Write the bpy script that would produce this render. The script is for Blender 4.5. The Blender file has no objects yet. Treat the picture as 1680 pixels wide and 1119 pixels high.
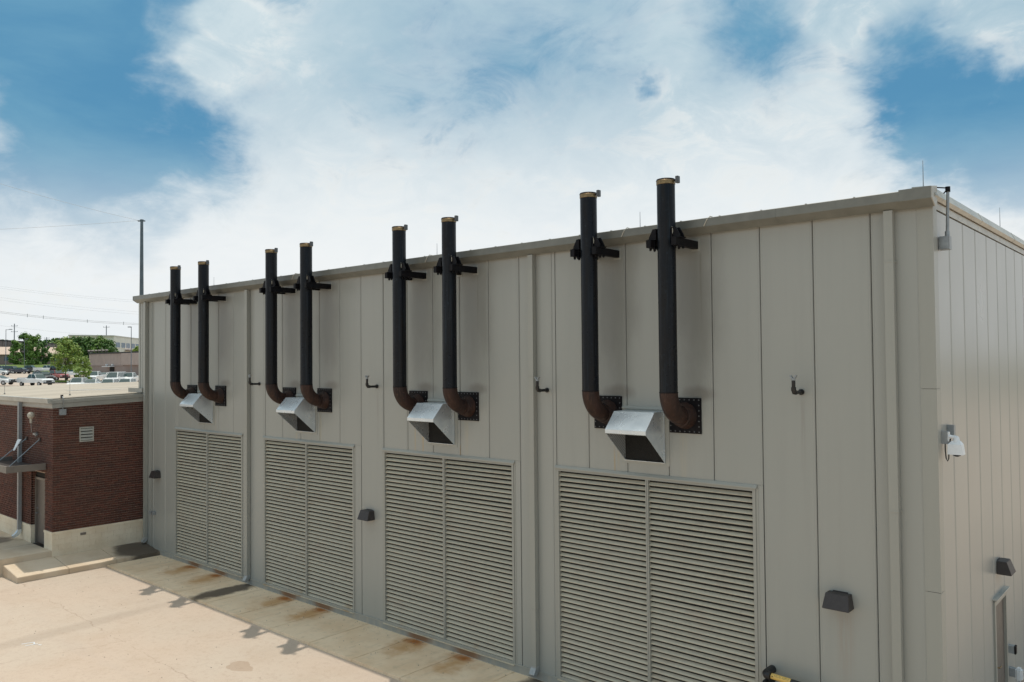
import bpy, math, random
from mathutils import Vector, Matrix
random.seed(7)
R = math.radians
S = bpy.context.scene
COL = S.collection

# ------------------------------------------------------------------ camera
CAM = Vector((4.0618, -13.1943, 6.7231))
RT = Vector((0.75121619, 0.65999536, -0.00896444))
UP = Vector((0.0233863, -0.01304091, 0.99964144))
FW = Vector((-0.65964181, 0.75115648, 0.02523139))
cam_data = bpy.data.cameras.new('camera')
cam = bpy.data.objects.new('camera', cam_data)
COL.objects.link(cam)
cam.matrix_world = Matrix(((RT.x, UP.x, -FW.x, CAM.x), (RT.y, UP.y, -FW.y, CAM.y), (RT.z, UP.z, -FW.z, CAM.z), (0, 0, 0, 1)))
cam_data.sensor_width = 36; cam_data.lens = 28.215; cam_data.clip_end = 6000; cam_data.clip_start = 0.1
S.camera = cam

# ------------------------------------------------------------------ sun
SUN = Vector((0.188, -0.180, -1)).normalized()          # direction the light travels
sun_el = math.asin(-SUN.z)
sd = bpy.data.lights.new('sun', 'SUN'); sd.energy = 2.7; sd.angle = R(0.6); sd.color = (1, .93, .82)
so = bpy.data.objects.new('sun', sd); COL.objects.link(so)
so.rotation_euler = SUN.to_track_quat('-Z', 'Y').to_euler(); so.location = (0, 0, 60)
S.view_settings.view_transform = 'Standard'; S.view_settings.look = 'None'
S.view_settings.gamma = 1; S.view_settings.use_curve_mapping = False; S.view_settings.exposure = 0
S.cycles.max_bounces = 6

# ------------------------------------------------------------------ node helper
class N:
    def __init__(s, tree): s.t = tree; s.n = tree.nodes; s.l = tree.links
    def new(s, typ, **kw):
        n = s.n.new(typ)
        for k, v in kw.items(): setattr(n, k, v)
        return n
    def put(s, sock, v):
        if isinstance(v, bpy.types.NodeSocket): s.l.new(v, sock)
        elif v is not None:
            if sock.type == 'RGBA' and not hasattr(v, '__len__'): v = (v, v, v, 1)
            if sock.type == 'RGBA' and len(v) == 3: v = (*v, 1)
            sock.default_value = v
    def m(s, op, a, b=None, c=None, clamp=False):
        n = s.new('ShaderNodeMath', operation=op, use_clamp=clamp)
        for i, v in enumerate((a, b, c)): s.put(n.inputs[i], v)
        return n.outputs[0]
    def v(s, op, a, b=None, scale=None):
        n = s.new('ShaderNodeVectorMath', operation=op)
        s.put(n.inputs[0], a)
        if b is not None: s.put(n.inputs[1], b)
        if scale is not None: s.put(n.inputs['Scale'], scale)
        return n.outputs['Value'] if op in ('LENGTH', 'DOT_PRODUCT', 'DISTANCE') else n.outputs[0]
    def sep(s, v):
        n = s.new('ShaderNodeSeparateXYZ'); s.put(n.inputs[0], v); return n.outputs
    def comb(s, x, y, z):
        n = s.new('ShaderNodeCombineXYZ')
        for i, q in enumerate((x, y, z)): s.put(n.inputs[i], q)
        return n.outputs[0]
    def noise(s, vec, scale, detail=4, rough=.5, dist=0, out=0):
        n = s.new('ShaderNodeTexNoise')
        if vec is not None: s.put(n.inputs['Vector'], vec)
        n.inputs['Scale'].default_value = scale; n.inputs['Detail'].default_value = detail
        n.inputs['Roughness'].default_value = rough; n.inputs['Distortion'].default_value = dist
        return n.outputs[out]
    def smooth(s, v, a, b, lo=0., hi=1.):
        n = s.new('ShaderNodeMapRange', interpolation_type='SMOOTHSTEP')
        s.put(n.inputs[0], v)
        for i, q in enumerate((a, b, lo, hi)): n.inputs[1 + i].default_value = q
        return n.outputs[0]
    def mix(s, f, a, b, mode='MIX'):
        n = s.new('ShaderNodeMix', data_type='RGBA', blend_type=mode)
        s.put(n.inputs[0], f); s.put(n.inputs[6], a); s.put(n.inputs[7], b)
        return n.outputs[2]
    def pos(s): return s.new('ShaderNodeNewGeometry').outputs['Position']
    def obj(s): return s.new('ShaderNodeTexCoord').outputs['Object']

# ------------------------------------------------------------------ world: sky with drifting cloud
W = bpy.data.worlds.new('World'); S.world = W; W.use_nodes = True
w = N(W.node_tree); w.n.clear()
out = w.new('ShaderNodeOutputWorld'); bg = w.new('ShaderNodeBackground'); w.l.new(bg.outputs[0], out.inputs[0])
STR = 0.1
bg.inputs[1].default_value = STR
sky = w.new('ShaderNodeTexSky', sky_type='NISHITA'); sky.sun_disc = False
sky.sun_elevation = sun_el; sky.sun_rotation = math.atan2(-SUN.x, -SUN.y)
sky.altitude = 100; sky.air_density = 1.0; sky.dust_density = 1.0; sky.ozone_density = 2.0
d = w.v('NORMALIZE', w.new('ShaderNodeTexCoord').outputs['Generated'])
dx, dy, dz = w.sep(d)
zc = w.m('MAXIMUM', dz, 0.0)
den = w.m('ADD', zc, 0.42)
cp = w.comb(w.m('DIVIDE', dx, den), w.m('DIVIDE', dy, den), w.m('MULTIPLY', zc, .6))
wob = w.v('SUBTRACT', w.noise(cp, 2.6, 6, .58, 0, 1), (.5, .5, .5))
dd = w.v('ADD', d, w.v('SCALE', wob, scale=.26))
# openings in the cloud deck: direction, angular radius, strength
HOLES = [((-.893, .343, .291), .150, 1.05), ((-.885, .31, .36), .17, .85), ((-.853, .42, .27), .085, .66), ((-.82, .42, .40), .10, .62),
         ((-.955, .265, .16), .08, .45), ((-.205, .941, .268), .080, .95), ((-.13, .962, .225), .095, 1.15), ((-.20, .93, .31), .07, .70),
         ((-.376, .858, .360), .095, .56), ((-.492, .801, .341), .042, .62), ((-.47, .832, .29), .032, .50), ((-.60, .68, .43), .24, .46),
         ((.3, .8, .52), .3, .8), ((.8, .3, .5), .35, .9), ((.55, -.75, .40), .3, .8), ((-.6, -.7, .45), .3, .8), ((-.95, -.25, .25), .2, .8), ((.9, -.4, .3), .3, .9)]
BANKS = [((-.831, .447, .33), .034, .85), ((-.802, .46, .375), .032, .9), ((-.932, .262, .262), .040, .38), ((-.16, .93, .355), .040, .34), ((-.28, .888, .362), .022, .7)]
def lobes(L, vec):
    acc = None
    for dirv, rad, st in L:
        q = w.v('DISTANCE', vec, Vector(dirv).normalized())
        q = w.m('DIVIDE', q, rad); q = w.m('MULTIPLY', q, q)
        q = w.m('MULTIPLY', w.m('EXPONENT', w.m('MULTIPLY', q, -1.0)), st)
        acc = q if acc is None else w.m('MAXIMUM', acc, q)
    return acc
acc = w.m('SUBTRACT', lobes(HOLES, dd), lobes(BANKS, w.v('ADD', d, w.v('SCALE', wob, scale=.14))))
big = w.noise(cp, 1.1, 3, .5)
fine = w.noise(cp, 8.0, 10, .66, .6)
fine2 = w.noise(w.v('ADD', cp, (7.3, 2.1, 0)), 3.0, 7, .58, .4)
open_ = w.m('ADD', w.m('MULTIPLY', acc, 1.0), w.m('MULTIPLY', w.m('SUBTRACT', fine, .5), .72))
open_ = w.m('ADD', open_, w.m('MULTIPLY', w.m('SUBTRACT', fine2, .5), .65))
open_ = w.m('ADD', open_, w.m('MULTIPLY', w.m('SUBTRACT', big, .5), .4))
hole = w.smooth(open_, .13, .66)                       # 1 = open blue sky
hz = w.smooth(dz, .05, .27)
hole = w.m('MULTIPLY', hole, w.m('MULTIPLY_ADD', hz, .92, .08))
nis = w.mix(1.0, sky.outputs[0], (.72, .98, 1.02), 'MULTIPLY')
blue = w.mix(.84, nis, (.85, 2.75, 4.6))               # thin haze in the open sky
blue = w.mix(w.smooth(fine2, .38, .72), blue, (1.7, 3.8, 5.4))
# cloud: white sunlit parts, blue grey undersides
up_ = w.smooth(dz, .10, .40)
hi = w.mix(up_, (8.5, 8.85, 9.0), (4.7, 6.1, 6.9))
lo = w.mix(up_, (8.1, 8.55, 8.8), (2.3, 4.2, 5.5))
lit = w.smooth(w.m('ADD', w.m('MULTIPLY', fine, .5), w.m('MULTIPLY', w.noise(w.v('ADD', cp, (1.7, 9.2, 3)), 1.9, 6, .6, .5), .6)), .40, .66)
cloud = w.mix(lit, lo, hi)
rim = w.m('MULTIPLY', w.smooth(open_, .02, .22), w.smooth(open_, .46, .26))   # bright ragged edges
cloud = w.mix(w.m('MULTIPLY', rim, w.m('MULTIPLY', w.smooth(fine, .47, .62), .40)), cloud, (8.3, 8.4, 8.2))
# thin cloud round the high sun, brightened out of view to fill the shaded apron
ang = w.v('DISTANCE', d, -SUN)
glow = w.m('EXPONENT', w.m('MULTIPLY', w.m('MULTIPLY', ang, ang), -2.6))
cloud = w.mix(glow, cloud, (17., 16.2, 14.6))
col = w.mix(hole, cloud, blue)
ground_side = w.smooth(dz, -.03, .0)
col = w.mix(ground_side, (3.0, 2.9, 2.6), col)
w.l.new(col, bg.inputs[0])

# ------------------------------------------------------------------ materials
MATS = {}
def base(name, color=(.5, .5, .5), rough=.5, metal=0., spec=.5):
    m = bpy.data.materials.new(name); m.use_nodes = True
    k = N(m.node_tree); b = m.node_tree.nodes['Principled BSDF']
    b.inputs['Base Color'].default_value = (*color, 1); b.inputs['Roughness'].default_value = rough
    b.inputs['Metallic'].default_value = metal; b.inputs['Specular IOR Level'].default_value = spec
    MATS[name] = m
    return m, k, b
def bump(k, b, h, strength=.3, dist=.01):
    n = k.new('ShaderNodeBump'); n.inputs['Strength'].default_value = strength; n.inputs['Distance'].default_value = dist
    k.put(n.inputs['Height'], h); k.l.new(n.outputs[0], b.inputs['Normal'])
def simple(name, color, rough=.5, metal=0., var=.15, scale=6., bmp=0., spec=.5, tint=None):
    m, k, b = base(name, color, rough, metal, spec)
    p = k.obj()
    f = k.smooth(k.noise(p, scale, 5, .6), .3, .7)
    c2 = tint or tuple(c * (1 - var) for c in color)
    k.put(b.inputs['Base Color'], k.mix(f, color, c2))
    k.put(b.inputs['Roughness'], k.m('MULTIPLY_ADD', k.noise(p, scale * 2.3, 3), .2, rough - .1))
    if bmp: bump(k, b, k.noise(p, scale * 9, 4), bmp, .004)
    return m

# metal wall cladding: pale warm grey paint, faint embossing, dirt runs
def ellipse(k, x, y, cx, cy, rx, ry, n, amp=.8):
    a = k.m('DIVIDE', k.m('SUBTRACT', x, cx), rx); b2 = k.m('DIVIDE', k.m('SUBTRACT', y, cy), ry)
    dd = k.m('SQRT', k.m('ADD', k.m('MULTIPLY', a, a), k.m('MULTIPLY', b2, b2)))
    return k.m('ADD', dd, k.m('MULTIPLY', k.m('SUBTRACT', n, .5), amp))
def cladding(name, col, rough, tone=1., soot_shade=False):
    m, k, b = base(name, col, rough, 0, .5)
    p = k.pos(); x, y, z = k.sep(p)
    streak = k.noise(k.comb(k.m('MULTIPLY', x, 5), k.m('MULTIPLY', y, 5), k.m('MULTIPLY', z, .25)), 1., 5, .6)
    blot = k.noise(p, .35, 4, .55)
    c = k.mix(k.m('MULTIPLY', k.smooth(streak, .42, .75), .15), col, tuple(q * .72 for q in col))
    c = k.mix(k.m('MULTIPLY', k.smooth(blot, .35, .7), .25), c, (col[0] * .88, col[1] * .93, col[2] * .94))
    n = k.new('ShaderNodeObjectInfo')
    c = k.mix(k.m('MULTIPLY', n.outputs['Random'], .16), c, tuple(q * .74 for q in col))
    if soot_shade:
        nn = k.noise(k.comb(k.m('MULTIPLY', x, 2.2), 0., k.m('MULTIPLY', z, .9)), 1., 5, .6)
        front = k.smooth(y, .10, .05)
        for cx in (-3.1, -4.85, -8.65, -10.4, -14.2, -15.9, -19.75, -21.65):  # dark blotches behind each stack: exhaust soot and ambient shade painted together
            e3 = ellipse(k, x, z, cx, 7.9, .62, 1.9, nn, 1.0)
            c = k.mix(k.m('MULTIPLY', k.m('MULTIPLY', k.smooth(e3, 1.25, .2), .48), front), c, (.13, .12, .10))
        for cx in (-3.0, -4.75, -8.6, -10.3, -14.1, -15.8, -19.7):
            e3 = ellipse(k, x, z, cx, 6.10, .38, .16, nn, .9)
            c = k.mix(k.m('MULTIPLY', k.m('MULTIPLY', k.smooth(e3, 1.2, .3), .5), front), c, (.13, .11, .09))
        wv = k.m('MULTIPLY', k.m('SUBTRACT', k.noise(k.comb(0., 0., k.m('MULTIPLY', z, 1.)), 2., 3), .5), .02)
        for cx, wd, z1, col2, am in ((-4.87, .028, 5.40, (.42, .27, .10), .75), (-4.78, .05, 5.3, (.40, .33, .22), .4), (-3.35, .10, 5.40, (.42, .37, .27), .4), (-10.70, .05, 5.3, (.44, .33, .18), .5), (-10.42, .03, 5.2, (.46, .28, .09), .8),
                                     (-8.95, .10, 5.4, (.42, .37, .27), .4), (-9.15, .03, 4.85, (.40, .28, .14), .5), (-15.75, .05, 5.2, (.42, .34, .2), .5), (-14.6, .08, 5.35, (.43, .38, .26), .4), (-20.3, .06, 5.3, (.43, .36, .24), .45),
                                     (-1.12, .06, 6.1, (.24, .22, .19), .3), (-12.12, .06, 6.0, (.24, .22, .19), .35), (-.5, .2, 2.70, (.33, .26, .20), .35), (-2.95, .03, 8.72, (.16, .14, .11), .5), (-8.55, .03, 8.72, (.16, .14, .11), .5)):
            f3 = k.m('ABSOLUTE', k.m('SUBTRACT', k.m('ADD', x, wv), cx))
            f3 = k.smooth(f3, wd, wd * .2)
            f3 = k.m('MULTIPLY', f3, k.m('MULTIPLY', k.smooth(z, z1, z1 - .12), k.smooth(z, z1 - 1.7, z1 - .3)))
            f3 = k.m('MULTIPLY', f3, k.smooth(k.noise(k.comb(k.m('MULTIPLY', x, 30.), 0., k.m('MULTIPLY', z, 1.5)), 1., 3), .3, .6))
            c = k.mix(k.m('MULTIPLY', k.m('MULTIPLY', f3, am), front), c, col2)
    k.put(b.inputs['Base Color'], c)
    k.put(b.inputs['Roughness'], k.m('MULTIPLY_ADD', blot, .16, rough - .08))
    e = k.noise(k.v('MULTIPLY', p, (1, 1, .5)), 160, 2)
    e2 = k.noise(k.comb(x, y, k.m('MULTIPLY', z, .35)), .9, 1)
    bump(k, b, k.m('ADD', k.m('MULTIPLY', e, .15 if soot_shade else 0.), k.m('MULTIPLY', e2, 3.)), .35 if soot_shade else .15, .0035)
    return m
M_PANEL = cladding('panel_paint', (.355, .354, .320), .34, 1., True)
M_PANEL_END = cladding('panel_paint_end', (.36, .355, .325), .30, .5)
M_TRIM = cladding('trim_paint', (.35, .345, .305), .36, .8)
M_GUTTER = simple('gutter_paint', (.19, .19, .165), .38, 0, .2, 3., .1)
M_EAVE = simple('eave_paint', (.46, .45, .40), .38, 0, .2, 2., .1)
M_DARK = simple('dark_void', (.012, .012, .011), .9)
M_SOFFIT = simple('brown_soffit', (.13, .095, .055), .6)

def louver_mat():
    m, k, b = base('louvre_paint', (.42, .405, .34), .5)
    p = k.pos(); x, y, z = k.sep(p)
    r = k.smooth(k.noise(k.comb(k.m('MULTIPLY', x, 1.), 0., k.m('MULTIPLY', z, 1.6)), 1.4, 5, .6), .48, .72)
    c = k.mix(k.m('MULTIPLY', r, .35), (.555, .50, .385), (.46, .34, .25))
    oi = k.new('ShaderNodeObjectInfo')
    c = k.mix(k.m('MULTIPLY', oi.outputs['Random'], .22), c, (.36, .33, .27))
    r2 = k.smooth(k.noise(p, 9, 4), .45, .8)
    c = k.mix(k.m('MULTIPLY', r2, .2), c, (.22, .2, .16))
    # rust running from the sills
    rr = k.m('MULTIPLY', k.smooth(z, .42, .16), k.smooth(k.noise(k.comb(k.m('MULTIPLY', x, 1.3), 0., 0.), 1., 2), .52, .66))
    c = k.mix(k.m('MULTIPLY', rr, .6), c, (.36, .20, .07))
    k.put(b.inputs['Base Color'], c)
    return m
M_LOUVER = louver_mat()

def pipe_mat(name, c1, c2, c3, rough, spec=.3):
    m, k, b = base(name, c1, rough, 0, spec)
    p = k.pos(); x, y, z = k.sep(p)
    v = k.comb(k.m('MULTIPLY', x, 6), k.m('MULTIPLY', y, 6), k.m('MULTIPLY', z, .8))
    a = k.smooth(k.noise(v, 1., 6, .65), .38, .68)
    c = k.mix(a, c1, c2)
    vs = k.comb(k.m('MULTIPLY', x, 22), k.m('MULTIPLY', y, 22), k.m('MULTIPLY', z, .7))
    c = k.mix(k.m('MULTIPLY', k.smooth(k.noise(vs, 1., 6, .7), .50, .72), .75), c, c3)
    c = k.mix(k.m('MULTIPLY', k.smooth(k.noise(p, 14, 5, .7), .56, .72), .8), c, c3)
    k.put(b.inputs['Base Color'], c)
    k.put(b.inputs['Roughness'], k.m('MULTIPLY_ADD', k.noise(p, 8, 4), .35, rough - .15))
    bump(k, b, k.noise(p, 60, 4), .25, .003)
    return m
M_PIPE = pipe_mat('black_pipe_steel', (.004, .006, .010), (.008, .007, .007), (.018, .027, .036), .30, .22)  # third colour: blue-grey streaks painted in as highlights on the black steel
M_ELBOW = pipe_mat('rusty_elbow_steel', (.036, .016, .011), (.018, .011, .010), (.085, .045, .032), .5, .3)
M_BLACK = pipe_mat('black_steel', (.005, .005, .0065), (.008, .006, .007), (.015, .015, .016), .5, .15)
M_BOLT = simple('bolt_steel', (.12, .125, .13), .5, .3)
M_BRASS = simple('brass_band', (.30, .21, .105), .45, .6, .4, 20.)
M_GREYBOX = simple('grey_enclosure', (.30, .32, .33), .45, .1, .15, 12.)
M_STEEL = simple('galvanised_conduit', (.32, .34, .35), .4, .7, .2, 12.)
M_STEEL2 = simple('worn_painted_elbow', (.42, .43, .42), .45, .2, .25, 9.)
M_BRONZE = simple('bronze_fixture', (.052, .044, .042), .5, .1, .2, 15.)
M_WHITE = simple('white_plastic', (.75, .78, .80), .35, 0, .08, 12.)
M_RUBBER = simple('black_rubber', (.012, .012, .013), .45, 0, .2, 12., .2)
M_LENS = simple('dark_lens', (.02, .02, .025), .12)
M_YELLOW = simple('yellow_marker', (.78, .52, .14), .5, 0, .15, 10.)
M_INK = simple('black_ink', (.02, .02, .02), .6)
M_CAULK = simple('pale_caulk', (.50, .46, .38), .7, 0, .2, 20.)

def galv():
    m, k, b = base('galvanised_sheet', (.52, .56, .58), .38, .55)
    p = k.pos()
    n = k.new('ShaderNodeTexVoronoi'); n.inputs['Scale'].default_value = 26; k.put(n.inputs['Vector'], p)
    f = k.smooth(k.noise(p, 3, 4, .5), .35, .75)
    c = k.mix(f, (.72, .77, .80), (.62, .67, .70))
    c = k.mix(k.m('MULTIPLY', k.sep(n.outputs['Color'])[0], .14), c, (.72, .76, .78))
    st = k.smooth(k.noise(k.v('ADD', p, (3, 1, 0)), 2.2, 6, .7), .60, .72)
    c = k.mix(k.m('MULTIPLY', st, .14), c, (.50, .46, .40))
    k.put(b.inputs['Base Color'], c)
    k.put(b.inputs['Roughness'], k.m('MULTIPLY_ADD', f, .12, .26))
    return m
M_GALV = galv()

def brick_mat():
    m, k, b = base('red_brick', (.16, .05, .035), .85, 0, .25)
    g = k.new('ShaderNodeNewGeometry'); r = g.outputs['Random Per Island']
    ramp = k.new('ShaderNodeValToRGB'); k.l.new(r, ramp.inputs[0])
    e = ramp.color_ramp.elements
    e[0].position = 0; e[0].color = (.100, .044, .033, 1); e[1].position = 1; e[1].color = (.145, .068, .049, 1)
    for q, c in ((.3, (.122, .050, .036, 1)), (.55, (.085, .045, .037, 1)), (.75, (.155, .056, .039, 1))):
        z = ramp.color_ramp.elements.new(q); z.color = c
    p = g.outputs['Position']
    c = k.mix(k.smooth(k.noise(p, 30, 4), .4, .75), ramp.outputs[0], (.07, .03, .022))
    c = k.mix(k.m('MULTIPLY', k.smooth(k.noise(p, .8, 4), .45, .7), .25), c, (.10, .06, .045))
    k.put(b.inputs['Base Color'], c)
    bump(k, b, k.noise(p, 120, 4), .5, .004)
    return m
M_BRICK = brick_mat()
M_MORTAR = simple('mortar', (.58, .45, .36), .95, 0, .3, 9., .3, .2)
def block_mat():
    m, k, b = base('painted_block', (.55, .50, .40), .8, 0, .3)
    p = k.pos(); x, y, z = k.sep(p)
    c = k.mix(k.smooth(k.noise(p, 1.6, 6, .65), .35, .72), (.82, .72, .56), (.72, .60, .44))
    sp = k.smooth(k.noise(p, 26, 3), .68, .76)
    c = k.mix(k.m('MULTIPLY', sp, .5), c, (.25, .18, .12))
    k.put(b.inputs['Base Color'], c)
    bump(k, b, k.noise(p, 70, 4), .4, .004)
    return m
M_BLOCK = block_mat()
M_FASCIA = simple('fascia_paint', (.36, .35, .31), .42, 0, .15, 2.)
M_TAUPE = simple('taupe_paint', (.20, .175, .15), .5, 0, .18, 4.)
M_DOORP = simple('brown_door_paint', (.135, .115, .10), .45, 0, .15, 3.)
M_ROOF = None

X0L = -23.0
def ellipse(k, x, y, cx, cy, rx, ry, n, amp=.8):
    a = k.m('DIVIDE', k.m('SUBTRACT', x, cx), rx); b2 = k.m('DIVIDE', k.m('SUBTRACT', y, cy), ry)
    dd = k.m('SQRT', k.m('ADD', k.m('MULTIPLY', a, a), k.m('MULTIPLY', b2, b2)))
    return k.m('ADD', dd, k.m('MULTIPLY', k.m('SUBTRACT', n, .5), amp))
def apron_mat():
    m, k, b = base('apron_concrete', (.55, .47, .34), .85, 0, .25)
    p = k.pos(); x, y, z = k.sep(p)
    n1 = k.noise(p, .9, 6, .62); n2 = k.noise(p, 5, 5, .6); n3 = k.noise(p, 90, 3)
    c = k.mix(k.smooth(n1, .35, .70), (.82, .66, .47), (.74, .56, .37))
    c = k.mix(k.m('MULTIPLY', k.smooth(n2, .50, .75), .35), c, (.46, .38, .26))
    # brushed streaks across the slab
    s = k.noise(k.comb(k.m('MULTIPLY', x, 5.), k.m('MULTIPLY', y, .7), 0.), 1., 4)
    c = k.mix(k.m('MULTIPLY', k.smooth(s, .52, .72), .25), c, (.48, .40, .29))
    # rust under each louvre bay, two spots per 5.53 m bay
    xm = k.m('WRAP', k.m('ADD', x, 23.0), 5.53, 0.)
    nn = k.noise(p, 2.6, 5, .6)
    for off, amt in ((1.35, 1.), (3.0, 1.)):
        t = k.m('ADD', xm, k.m('MULTIPLY', y, .12))
        wide = ellipse(k, t, y, off, -.50, .50, .75, nn, 1.9)
        core = ellipse(k, xm, y, off, -.13, .32, .20, nn, 1.4)
        c = k.mix(k.m('MULTIPLY', k.smooth(wide, 1.35, .0), .75), c, (.48, .25, .08))
        c = k.mix(k.m('MULTIPLY', k.smooth(core, 1.4, .0), .92), c, (.34, .12, .025))
    # algae-black wash below the downspouts
    for cx in (-18.15, -6.75, .45):
        wd = ellipse(k, x, y, cx, -.85, .42, 1.25, nn, .9)
        c = k.mix(k.m('MULTIPLY', k.smooth(wd, 1.15, .62), .88), c, (.055, .046, .038))
    sp = k.smooth(n3, .70, .76)
    c = k.mix(k.m('MULTIPLY', sp, .4), c, (.18, .14, .10))
    k.put(b.inputs['Base Color'], c)
    bump(k, b, k.m('ADD', k.m('MULTIPLY', n3, .4), n2), .25, .006)
    return m
M_APRON = apron_mat()
def plinth_mat():
    m, k, b = base('stained_plinth', (.33, .33, .29), .85, 0, .25)
    p = k.pos(); x, y, z = k.sep(p)
    n = k.noise(k.comb(k.m('MULTIPLY', x, 4), k.m('MULTIPLY', y, 4), k.m('MULTIPLY', z, 1.)), 1, 5)
    c = k.mix(k.smooth(n, .35, .7), (.30, .31, .29), (.40, .37, .31))
    xm = k.m('WRAP', k.m('ADD', x, 23.0), 5.53, 0.)
    nn = k.noise(p, 5, 4)
    for off in (1.35, 3.0):
        e = ellipse(k, xm, z, off, .1, .50, .35, nn, .8)
        c = k.mix(k.m('MULTIPLY', k.smooth(e, 1.2, .3), .8), c, (.26, .125, .045))
    k.put(b.inputs['Base Color'], c)
    return m
M_PLINTH = plinth_mat()
def pad_mat():
    m, k, b = base('pad_concrete', (.5, .43, .33), .85, 0, .25)
    p = k.pos(); x, y, z = k.sep(p)
    n1 = k.noise(p, 1.3, 6, .62); n3 = k.noise(p, 80, 3)
    c = k.mix(k.smooth(n1, .35, .7), (.66, .55, .42), (.58, .46, .33))
    nn = k.noise(p, 2.2, 5)
    e = ellipse(k, x, y, -24.75, -.5, .95, .85, nn, .7)
    c = k.mix(k.m('MULTIPLY', k.smooth(e, 1.2, .7), .88), c, (.06, .048, .038))
    e = ellipse(k, x, y, -28.9, -3.9, .75, .75, nn, .6)
    c = k.mix(k.m('MULTIPLY', k.smooth(e, 1.1, .7), .7), c, (.10, .075, .06))
    k.put(b.inputs['Base Color'], c)
    bump(k, b, n3, .25, .004)
    return m
M_PAD = pad_mat()

def pavement_mat():
    m, k, b = base('worn_pavement', (.55, .46, .38), .9, 0, .2)
    p = k.pos(); x, y, z = k.sep(p)
    n1 = k.noise(p, .18, 5, .55); n2 = k.noise(p, .9, 6, .62); n3 = k.noise(p, 38, 5, .75); n4 = k.noise(p, 140, 2)
    c = k.mix(k.smooth(n1, .35, .68), (.535, .432, .345), (.52, .445, .365))
    c = k.mix(k.m('MULTIPLY', k.smooth(n2, .45, .72), .40), c, (.46, .36, .275))
    c = k.mix(k.m('MULTIPLY', k.smooth(n3, .50, .70), .34), c, (.36, .275, .215))
    c = k.mix(k.m('MULTIPLY', k.smooth(n4, .56, .72), .30), c, (.30, .24, .20))
    n5 = k.noise(p, 9, 4, .7)
    c = k.mix(k.m('MULTIPLY', k.smooth(n5, .50, .64), .30), c, (.40, .30, .235))
    n6 = k.noise(k.v('MULTIPLY', p, (.5, 2.2, 1)), .55, 6, .68)
    c = k.mix(k.m('MULTIPLY', k.smooth(n6, .52, .70), .30), c, (.47, .39, .325))
    # old drainage trail leading off the downspout, and crack lines
    trail = ellipse(k, k.m('ADD', x, k.m('MULTIPLY', y, .06)), y, -18.6, -5.2, .42, 4.2, n2, 1.0)
    c = k.mix(k.m('MULTIPLY', k.smooth(trail, 1.1, .3), .30), c, (.30, .235, .185))
    def crack(a, bb, wdt, amt):
        nonlocal c
        (ax, ay), (bx, by) = a, bb
        L = math.hypot(bx - ax, by - ay); ux, uy = (bx - ax) / L, (by - ay) / L
        rx, ry = k.m('SUBTRACT', x, ax), k.m('SUBTRACT', y, ay)
        s = k.m('ADD', k.m('MULTIPLY', rx, ux), k.m('MULTIPLY', ry, uy))
        t = k.m('ADD', k.m('MULTIPLY', rx, -uy), k.m('MULTIPLY', ry, ux))
        wv = k.m('MULTIPLY', k.m('SUBTRACT', k.noise(p, 1.7, 5, .65), .5), .55)
        t = k.m('ABSOLUTE', k.m('ADD', t, wv))
        f = k.m('MULTIPLY', k.smooth(t, wdt, wdt * .25), k.m('MULTIPLY', k.smooth(s, -.1, .2), k.smooth(s, L + .1, L - .2)))
        brk = k.smooth(k.noise(p, 1.1, 3), .38, .55)
        c = k.mix(k.m('MULTIPLY', k.m('MULTIPLY', f, brk), amt), c, (.22, .14, .10))
    crack((-25, -4.4), (-9.5, -4.75), .022, .38)
    crack((-22.8, -1.9), (-24.5, -9), .02, .3)
    crack((-17.5, -9), (-16.2, -4.4), .02, .3)
    patch = ellipse(k, x, y, -12.55, -3.60, .36, .26, k.noise(p, 4, 4), 1.1)
    c = k.mix(k.m('MULTIPLY', k.smooth(patch, 1.05, .92), .42), c, (.30, .20, .13))
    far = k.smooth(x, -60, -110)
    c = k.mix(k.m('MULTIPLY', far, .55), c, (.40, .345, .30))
    k.put(b.inputs['Base Color'], c)
    bump(k, b, k.m('ADD', n3, n4), .45, .006)
    return m
M_PAVE = pavement_mat()
M_DRY = simple('far_ground', (.23, .205, .15), .9, 0, .3, .02, 0, .2, (.15, .155, .085))
M_GRASS = simple('grass_ground', (.13, .19, .045), .9, 0, .35, .6, .3, .2, (.10, .145, .04))
def roof_mat():
    m, k, b = base('flat_roof_membrane', (.5, .43, .34), .8, 0, .3)
    p = k.pos(); x, y, z = k.sep(p)
    c = k.mix(k.smooth(k.noise(k.v('MULTIPLY', p, (1, .35, 1)), .5, 5), .35, .7), (.43, .385, .315), (.35, .31, .255))
    s = k.m('ABSOLUTE', k.m('SUBTRACT', k.m('FRACT', k.m('DIVIDE', x, 3.1)), .5))
    c = k.mix(k.m('MULTIPLY', k.smooth(s, .03, .008), .4), c, (.34, .28, .22))
    k.put(b.inputs['Base Color'], c)
    return m
M_ROOF = roof_mat()

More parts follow.
